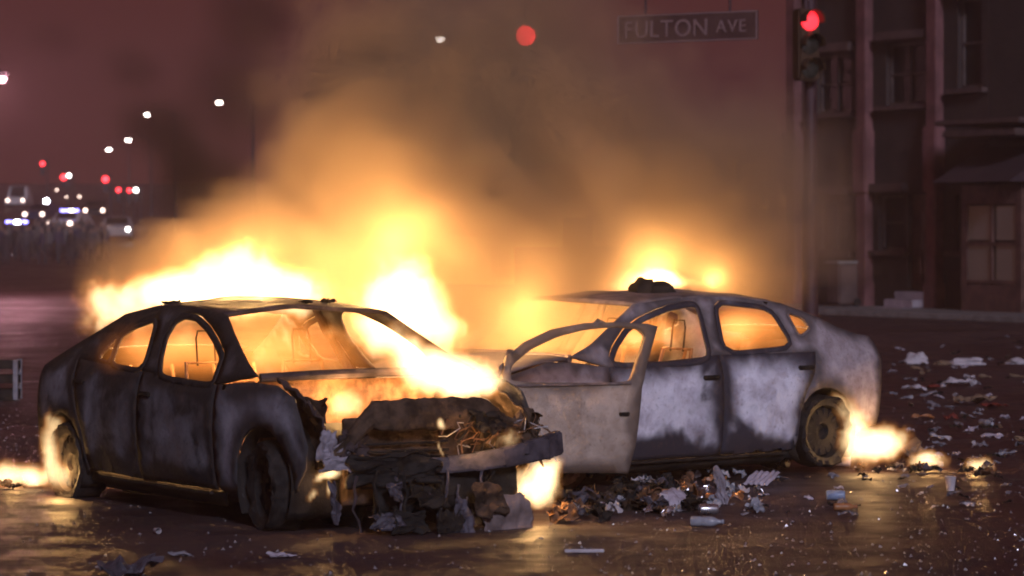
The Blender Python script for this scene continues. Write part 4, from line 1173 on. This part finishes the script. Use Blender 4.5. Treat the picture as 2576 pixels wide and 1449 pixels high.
put(bag_mesh('tan', 7.4), 'plastic_bag', 2372, 918, 'small tan bundle between the two white bags', 'bag', (0, 0, .1), (.22, .2, .09))
put(bag_mesh('white', 8.4), 'plastic_bag', 2562, 916, 'white bag cut by the right edge of the picture', 'bag', (0, 0, .1), (.3, .2, .13))
put(crumple_mesh('p', .36, .24, .09, 75, LM['white'], 8), 'crumpled_paper', 2415, 972, 'bright crumpled paper below the long white bundle', 'paper', (0, 0, .1), sol=.003)
put(crumple_mesh('p', .42, .3, .10, 76, LM['tan'], 8), 'crumpled_paper', 2445, 1018, 'tan crumpled cardboard with a red scrap beside it', 'cardboard', (0, 0, .2), sol=.004)
put(crumple_mesh('p', .30, .2, .05, 77, LM['red'], 7), 'crumpled_paper', 2500, 1026, 'red scrap right of the tan cardboard', 'paper', (0, 0, .9), sol=.003)
put(crumple_mesh('p', .36, .2, .04, 78, LM['red'], 7), 'crumpled_paper', 2345, 977, 'flat dark red wrapper left of the bright crumpled paper', 'paper', (0, 0, .9), sol=.003)
put(crumple_mesh('p', .22, .1, .04, 79, LM['orange'], 7), 'crumpled_paper', 2322, 1055, 'orange wrapper right of the pale sedan tail, left one', 'paper', (0, 0, .1), sol=.003)
put(crumple_mesh('p', .13, .1, .05, 80, LM['red'], 7), 'crumpled_paper', 2392, 1056, 'small bright red wrapper right of the orange one', 'paper', (0, 0, .1), sol=.003)
put(bottle_mesh('clear'), 'bottle', 2467, 1074, 'clear bottle right of the small red wrapper', 'bottle', (H90, 0, R(20)), (1.1, 1.1, 1.1), .04)
put(crumple_mesh('p', .28, .2, .06, 81, LM['white'], 7), 'crumpled_paper', 2300, 985, 'grey-white paper just right of the pale sedan tail', 'paper', (0, 0, .1), sol=.003)
# low dark crate at the far left
ck = empty('plastic_crate', gnd(8, 1006)); tag(ck, 'dark plastic crate standing on the road at the left edge', 'crate')
for z in (.08, .24, .40):
    for y in (-.16, .16): MB().box((0, y, z), (.36, .02, .09)).build('slat', LM['dark'], ck, smooth=False)
    for x in (-.17, .17): MB().box((x, 0, z), (.02, .30, .09)).build('slat', LM['dark'], ck, smooth=False)
for x in (-.165, .165):
    for y in (-.155, .155): MB().box((x, y, .235), (.05, .05, .45)).build('post', LM['grey'], ck, smooth=False)
MB().box((0, 0, .02), (.34, .32, .03)).build('bottom', LM['dark'], ck, smooth=False)
# charred wreckage heaped between the cars
rl = random.Random(11)
base = [crumple_mesh('wreck', .20, .16, .10, 90 + k, [M['soot'], M['char'], M['rust'], M['soot'], M['greybeam']][k], 7) for k in range(5)]
for k in range(60):
    t_ = rl.random(); u = 1405 + 330 * t_ + rl.gauss(0, 12); v = 1296 - 30 * t_ + rl.uniform(-45, 22)
    o = put(base[k % 5], 'charred_scrap', u, v, ('black', 'dark brown', 'rusty', 'sooty', 'grey')[k % 5] + ' charred scrap in the heap between the two cars', 'scrap', (rl.uniform(-.6, .6), rl.uniform(-.6, .6), rl.uniform(0, 6)), (rl.uniform(.4, 1.0),) * 3, .01, 'charred heap between the cars', .004)
for k in range(40):
    u = rl.uniform(1410, 1960); v = rl.uniform(1200, 1305)
    put(crumple_mesh('bit', .09, .06, .05, 120 + k, [LM['white'], LM['alu'], LM['clear'], LM['orange']][k % 4], 5), 'bright_scrap', u, v, 'small ' + ('white paper', 'silver foil', 'clear plastic', 'orange')[k % 4] + ' scrap caught in the heap between the cars', 'scrap', (rl.uniform(-.6, .6), rl.uniform(-.6, .6), rl.uniform(0, 6)), (1, 1, 1), .02, 'bright scraps in the heap', .003)
# wreckage dropped along the nose of the left sedan
for k in range(22):
    u = rl.uniform(745, 1330); v = 1308 + (u - 745) * -.012 + rl.uniform(-22, 16)
    put(base[k % 5], 'fallen_fragment', u, v, ('black', 'dark brown', 'rusty', 'sooty', 'grey')[k % 5] + ' charred fragment fallen under the nose of the left sedan', 'scrap', (rl.uniform(-.5, .5), rl.uniform(-.5, .5), rl.uniform(0, 6)), (rl.uniform(.35, .9),) * 3, .01, 'fragments under the nose', .004)
# small litter at right and around
sc_m = [crumple_mesh('scrap', .12, .08, .035, 150 + k, LM[c], 5) for k, c in enumerate(('white', 'grey', 'dark', 'grey', 'tan', 'lilac', 'dark', 'grey'))]
CN = ('white', 'grey', 'black', 'pale grey', 'tan', 'lilac', 'sooty', 'dull grey')
for k in range(95):
    v = 850 + 340 * rl.random() ** .9; u = rl.uniform(2225, 2600)
    if v > 1080: u = rl.uniform(2290, 2590)
    put(sc_m[k % 8], 'litter_scrap', u, v, 'small ' + CN[k % 8] + (' litter scrap far back on the road at right' if v < 960 else ' litter scrap on the road level with the pale sedan tail' if v < 1080 else ' litter scrap near the small flames at right'), 'litter', (rl.uniform(-.3, .3), rl.uniform(-.3, .3), rl.uniform(0, 6)), (rl.uniform(.4, 1.6), rl.uniform(.4, 1.2), 1), .004, 'small litter at right', .003)
for k in range(44):
    v = rl.uniform(1185, 1300); u = rl.uniform(1840, 2540)
    put(sc_m[(k * 3) % 8], 'litter_scrap', u, v, 'small ' + CN[(k * 3) % 8] + ' litter scrap on the wet road ' + ('below the pale sedan doors' if u < 2060 else 'in front of the burning rear wheel' if u < 2300 else 'below the small flames at right'), 'litter', (rl.uniform(-.3, .3), rl.uniform(-.3, .3), rl.uniform(0, 6)), (rl.uniform(.3, .8),) * 3, .004, 'small litter before the pale sedan', .003)
# charred fuel under the ground fires
for k in range(26):
    u0, v0, w_, lab = ((30, 1232, 70, 'burning at the left edge'), (2190, 1185, 80, 'burning under the pale sedan tail'), (2335, 1186, 40, 'under the nearer small flame at right'), (2462, 1196, 32, 'under the smallest flame at right'))[k % 4]
    put(base[k % 5], 'charred_scrap', u0 + rl.uniform(-w_, w_), v0 + rl.uniform(-8, 8), ('black', 'dark brown', 'rusty', 'sooty', 'grey')[k % 5] + ' charred scrap ' + lab, 'scrap', (rl.uniform(-.4, .4), rl.uniform(-.4, .4), rl.uniform(0, 6)), (rl.uniform(.3, .6),) * 3, .005, 'charred fuel of the ground fires', .004)
# broken-glass crumbs all over the road
mb = MB(); rg = random.Random(17)
for k in range(1350):
    if k % 3: v = rg.uniform(1235, 1470); u = rg.uniform(-30, 2600) if k % 2 else rg.uniform(1350, 2600)
    else: v = rg.uniform(1000, 1240); u = rg.choice((rg.uniform(-20, 120), rg.uniform(2130, 2600)))
    p = gnd(u, v); s_ = rg.choice((.004, .005, .006, .008, .012)); a_ = rg.uniform(0, 6.3)
    q = []
    for j in range(3): q.append((p.x + s_ * math.cos(a_ + 2.1 * j) * rg.uniform(.7, 1.5), p.y + s_ * math.sin(a_ + 2.1 * j) * rg.uniform(.7, 1.5), .003))
    q.append((p.x + rg.uniform(-1, 1) * s_ * .5, p.y, .003 + s_ * rg.uniform(.7, 1.6)))
    mb.poly(q, [(0, 1, 2), (0, 3, 1), (1, 3, 2), (2, 3, 0)])
tag(mb.build('glass_crumbs', LM['crumb'], smooth=False), 'broken glass crumbs glinting all over the dark road', 'glass', kind='stuff')

# ------------------------------------------------------------------ fires
fire('flames', 'tall yellow flames rolling off the back of the left sedan roof', (-2.2, 23.2, 0),
     [blob(600, 715, 23.2, 190, 115, .5, 1.25), blob(430, 745, 23.2, 190, 90, .5, 1.2), blob(270, 790, 23.3, 110, 95, .4, 1.0), blob(760, 750, 23.0, 190, 85, .5, 1.0), blob(590, 630, 23.3, 120, 80, .4, .35)],
     .032, light=[(at(620, 690, 23.25), 290, .2), (at(380, 740, 23.3), 140, .2)], carve=(3.0, 1.6, .42, 1.9), thr=.0, seed=1, warp=(3.0, .22), gain=1.5)
fire('flames', 'white-hot column of flame rising between the two cars', (-.8, 22.9, 0),
     [blob(1000, 760, 22.9, 125, 150, .32, 1.3), blob(985, 640, 23.0, 130, 150, .3, .48), blob(1120, 840, 22.8, 95, 75, .25, 1.1), blob(940, 830, 22.7, 130, 85, .3, 1.1), blob(1070, 760, 22.9, 140, 120, .3, .45)],
     .032, light=[(at(1000, 740, 22.95), 230, .16), (at(1000, 600, 23.5), 105, .3)], carve=(3.0, 1.5, .42, 1.9), thr=.0, seed=2, warp=(3.0, .2), gain=1.45)
fire('flames', 'white-hot flames filling the open engine bay of the left sedan', (-.6, 20.95, .6),
     [blob(1085, 930, 20.95, 120, 80, .24, 2.1), blob(1005, 870, 21.1, 65, 90, .2, 1.5), blob(1165, 960, 20.9, 95, 52, .2, 1.7), blob(870, 1015, 20.75, 70, 46, .2, 1.5), blob(1230, 955, 20.85, 50, 55, .15, 1.3)],
     .026, light=[(at(1080, 930, 20.98), 50, .12), (at(870, 1000, 20.75), 18, .08)], carve=(3.8, 1.4, .45, 1.6), thr=.04, seed=3, warp=(4.0, .12), gain=1.3)
fire('flames', 'orange flames burning inside the cabin of the left sedan', (-1.7, 22.1, .3),
     [blob(650, 905, 21.55, 45, 70, .15, .9), blob(820, 850, 22.4, 65, 45, .2, .8), blob(480, 850, 22.7, 90, 60, .25, .8), blob(350, 870, 23.0, 70, 50, .25, .7), blob(540, 930, 21.9, 30, 50, .15, .7)],
     .045, light=[(at(640, 890, 21.9), 40, .12), (at(420, 880, 22.6), 30, .12)], carve=(4.0, 1.0, .5, .8), thr=.08, seed=4, mat='fire')
fire('flames', 'dull orange fire glow filling the left sedan cabin', (-1.7, 22.2, .3),
     [blob(700, 880, 22.2, 280, 100, .7, 1.0), blob(420, 890, 22.5, 170, 80, .5, 1.0)],
     .06, carve=(2.5, .5, .7), thr=.10, pad=1.0, seed=5, gain=.55, mat='firesoft')
fire('flames', 'flames licking round the burnt rear wheel of the left sedan', (-3.2, 23.3, 0),
     [blob(122, 1150, 23.0, 28, 90, .10, 2.3), blob(165, 1200, 22.95, 48, 44, .10, 2.2), blob(215, 1180, 22.85, 20, 65, .08, 1.9), blob(140, 1060, 23.1, 30, 42, .1, 1.8), blob(128, 978, 23.45, 24, 40, .12, 1.0)],
     .025, light=[(at(150, 1180, 22.95), 9, .06)], carve=(6.0, 1.6, .3, 1.6), thr=.0, seed=6, warp=(6, .06), pad=.2)
fire('flames', 'low flames on burning litter at the left edge', (-3.7, 23.9, 0),
     [blob(20, 1195, 23.7, 85, 42, .18, 2.3), blob(90, 1205, 23.6, 50, 38, .15, 2.1), blob(-70, 1200, 23.9, 80, 40, .18, 2.1)],
     .025, light=[(at(30, 1185, 23.75), 7, .06)], carve=(7.0, 1.6, .35, 1.8), thr=.0, seed=7, warp=(7, .06), pad=.2)
fire('flames', 'flames behind the roof of the right sedan', (1.2, 26.2, 1.2),
     [blob(1650, 695, 26.0, 100, 52, .3, 1.1), blob(1795, 705, 26.2, 50, 38, .2, .95), blob(1555, 715, 25.9, 100, 40, .25, .85), blob(1700, 715, 26.0, 150, 34, .25, .7)],
     .028, light=[(at(1650, 690, 26.1), 60, .14), (at(1800, 700, 26.3), 15, .1)], carve=(4.5, 1.5, .5, 1.9), thr=.0, seed=8, warp=(4.5, .14), gain=1.6)
fire('flames', 'low orange flames added over the bonnet of the right sedan behind the open door', (.1, 24.6, .8),
     [blob(1330, 850, 24.7, 130, 70, .35, .75), blob(1240, 800, 24.8, 90, 80, .3, .6), blob(1450, 880, 24.5, 90, 40, .3, .6)],
     .05, light=[(at(1300, 780, 24.8), 280, .25)], pad=1.2, carve=(3.2, 1.2, .55, 1.0), thr=.10, seed=19, mat='firesoft', warp=(2.6, .2))  # fire and its strong lamp added to brighten the central smoke
fire('flames', 'bright flames inside the front cabin of the right sedan', (1.1, 24.9, .4),
     [blob(1690, 830, 24.9, 55, 60, .2, 1.2), blob(1600, 860, 24.6, 45, 45, .2, 1.0), blob(1750, 790, 25.2, 40, 30, .2, .6)],
     .04, light=[(at(1680, 830, 24.9), 40, .1)], carve=(4.5, .9, .5, .8), thr=.08, seed=9)
fire('flames', 'dull orange fire glow filling the right sedan cabin', (1.5, 25.0, .4),
     [blob(1560, 850, 24.6, 190, 80, .5, 1.0), blob(1880, 830, 25.4, 150, 75, .5, 1.0), blob(2010, 815, 25.8, 40, 30, .3, .7)],
     .06, light=[(at(1880, 830, 25.4), 22, .1)], carve=(2.5, .5, .7), thr=.10, pad=1.0, seed=10, gain=.7, mat='firesoft')
fire('flames', 'white flames on the road under the tail of the right sedan', (2.8, 25.3, 0),
     [blob(2180, 1120, 25.2, 95, 60, .2, 2.4), blob(2245, 1110, 25.3, 65, 50, .15, 2.0), blob(2115, 1010, 25.2, 36, 46, .12, 1.5), blob(2145, 1060, 25.2, 36, 56, .12, 1.5), blob(2030, 1140, 25.0, 22, 25, .08, .6)],
     .03, light=[(at(2190, 1105, 25.25), 9, .09)], carve=(5.5, 1.8, .4, 2.0), thr=.0, seed=11, warp=(5.0, .10), gain=1.2, pad=.25)
fire('flames', 'small white flame on the road right of the pale sedan, nearer it', (3.3, 25.6, 0),
     [blob(2335, 1158, 25.5, 58, 32, .14, 2.6)], .02, light=[(at(2335, 1140, 25.5), 7, .05)], carve=(8.0, 1.8, .4, 2.2), thr=.0, seed=12, warp=(8, .05), pad=.15)
fire('flames', 'smallest white flame on the road at far right', (3.7, 25.3, 0),
     [blob(2462, 1173, 25.2, 46, 28, .12, 2.6)], .02, light=[(at(2462, 1158, 25.2), 5, .04)], carve=(8.0, 1.8, .4, 2.2), thr=.0, seed=13, warp=(8, .05), pad=.15)
fire('flames', 'flames dripping below the bumper beam beside the open door', (.17, 20.9, 0),
     [blob(1350, 1225, 20.75, 52, 62, .10, 1.7), blob(1375, 1185, 20.8, 30, 45, .08, 1.3)],
     .02, light=[(at(1350, 1225, 20.85), 9, .05)], carve=(13.0, 1.2, .18, 1.0), thr=.08, gain=2.6, seed=14, pad=.15)
fire('flames', 'small flames under the near front corner of the left sedan', (-1.2, 20.5, 0),
     [blob(832, 1203, 20.05, 40, 20, .05, 2.2), blob(838, 1250, 20.0, 14, 34, .04, 1.4), blob(785, 1250, 20.0, 20, 26, .04, .9)],
     .018, light=[(at(832, 1215, 20.0), 2.5, .03)], carve=(12.0, 1.0, .3, .8), thr=.06, gain=3.2, seed=15, pad=.12)
fire('flames', 'tiny flame in the missing headlamp of the left sedan', (-.4, 20.5, .4),
     [blob(1130, 1078, 20.15, 15, 15, .04, 2.0), blob(1112, 1125, 20.12, 9, 18, .03, 1.2), blob(1260, 1110, 20.15, 50, 30, .05, .7), blob(1180, 1140, 20.1, 40, 10, .03, .7)],
     .012, light=[(at(1220, 1110, 20.2), 3.5, .03)], carve=(14.0, .9, .5, .8), thr=.06, gain=3.0, seed=16, pad=.06)

# ------------------------------------------------------------------ smoke
def sb(u, v, Y, ru, rv, ry, w): return blob(u, v, Y, ru, rv, ry, w)
SM = [sb(880, 620, 24.3, 480, 270, .9, 2.3), sb(1000, 430, 25.0, 440, 300, 1.1, 2.0), sb(1500, 640, 26.3, 420, 210, 1.0, 1.6), sb(560, 670, 24.3, 280, 130, .7, 1.9), sb(320, 710, 24.6, 180, 110, .6, 1.4),
      sb(950, 260, 25.6, 400, 280, 1.2, 1.5), sb(1300, 220, 26.2, 480, 260, 1.3, 1.2), sb(1820, 580, 27.0, 280, 260, 1.0, 1.4), sb(1680, 380, 27.2, 380, 220, 1.2, 1.3), sb(1150, -60, 26.6, 700, 280, 1.6, 1.0), sb(1640, 90, 27.4, 340, 180, 1.2, .62), sb(1960, 330, 28.0, 220, 300, .8, 1.0), sb(2080, 580, 28.0, 170, 260, .7, 1.0),
      sb(1430, 860, 24.3, 240, 150, .5, 1.0), sb(1960, 720, 26.6, 180, 170, .6, .8), sb(1150, 760, 24.2, 320, 190, .6, 1.7), sb(1350, 600, 24.9, 320, 240, .8, 1.7), sb(1300, 420, 25.4, 300, 200, .9, 1.1), sb(2130, 660, 28.0, 140, 200, .7, .5)]
lo, hi = (-5.2, 22.6, .02), (5.2, 29.8, 6.2)
sm = fog('smoke', (0, 25.0, 0), lo, hi, .15, SM, M['smoke'], warp=(.8, .45), carve=(1.1, 2.3, .9, 1.5), thr=.20, gain=3.0, seed=21, puff=(2.2, .16))
tag(sm, 'thick brown smoke lit orange by the fires, drifting over both cars', 'smoke', kind='stuff')
DS = [sb(455, 430, 33, 85, 160, .7, 1.5), sb(390, 320, 34, 140, 100, .7, 1.1), sb(340, 170, 36, 110, 80, .7, .9), sb(560, 480, 33, 100, 140, .7, 1.2), sb(600, 230, 35, 180, 170, .8, 1.0), sb(640, 40, 36, 220, 130, .8, .9), sb(140, 90, 37, 170, 90, .8, .55)]
lo = [min(b[0][k] - b[1][k] * 1.7 for b in DS) for k in range(3)]; hi = [max(b[0][k] + b[1][k] * 1.7 for b in DS) for k in range(3)]
sm = fog('smoke', (-3.5, 33.5, 0), lo, hi, .12, DS, M['darksmoke'], warp=(.9, .30), carve=(1.3, .9, .8), thr=.12, gain=1.6, seed=27)
tag(sm, 'dark unlit smoke hanging left of the glowing plume', 'smoke', kind='stuff')

# ------------------------------------------------------------------ haze
mb = MB(); mb.box((-30, 185, 11.5), (330, 470, 25.0))
hz = mb.build('haze', None or M['asphalt'], smooth=False)
hm, t, p_, out = newmat('night_haze'); hm.node_tree.nodes.remove(p_)
pv_ = t.n('ShaderNodeVolumePrincipled'); pv_.inputs['Color'].default_value = (.92, .78, .78, 1); pv_.inputs['Density'].default_value = HAZE; pv_.inputs['Anisotropy'].default_value = .4
hm.node_tree.links.new(pv_.outputs[0], out.inputs['Volume'])
hz.data.materials.clear(); hz.data.materials.append(hm)
tag(hz, 'thin night haze over the whole street', 'haze', kind='stuff')
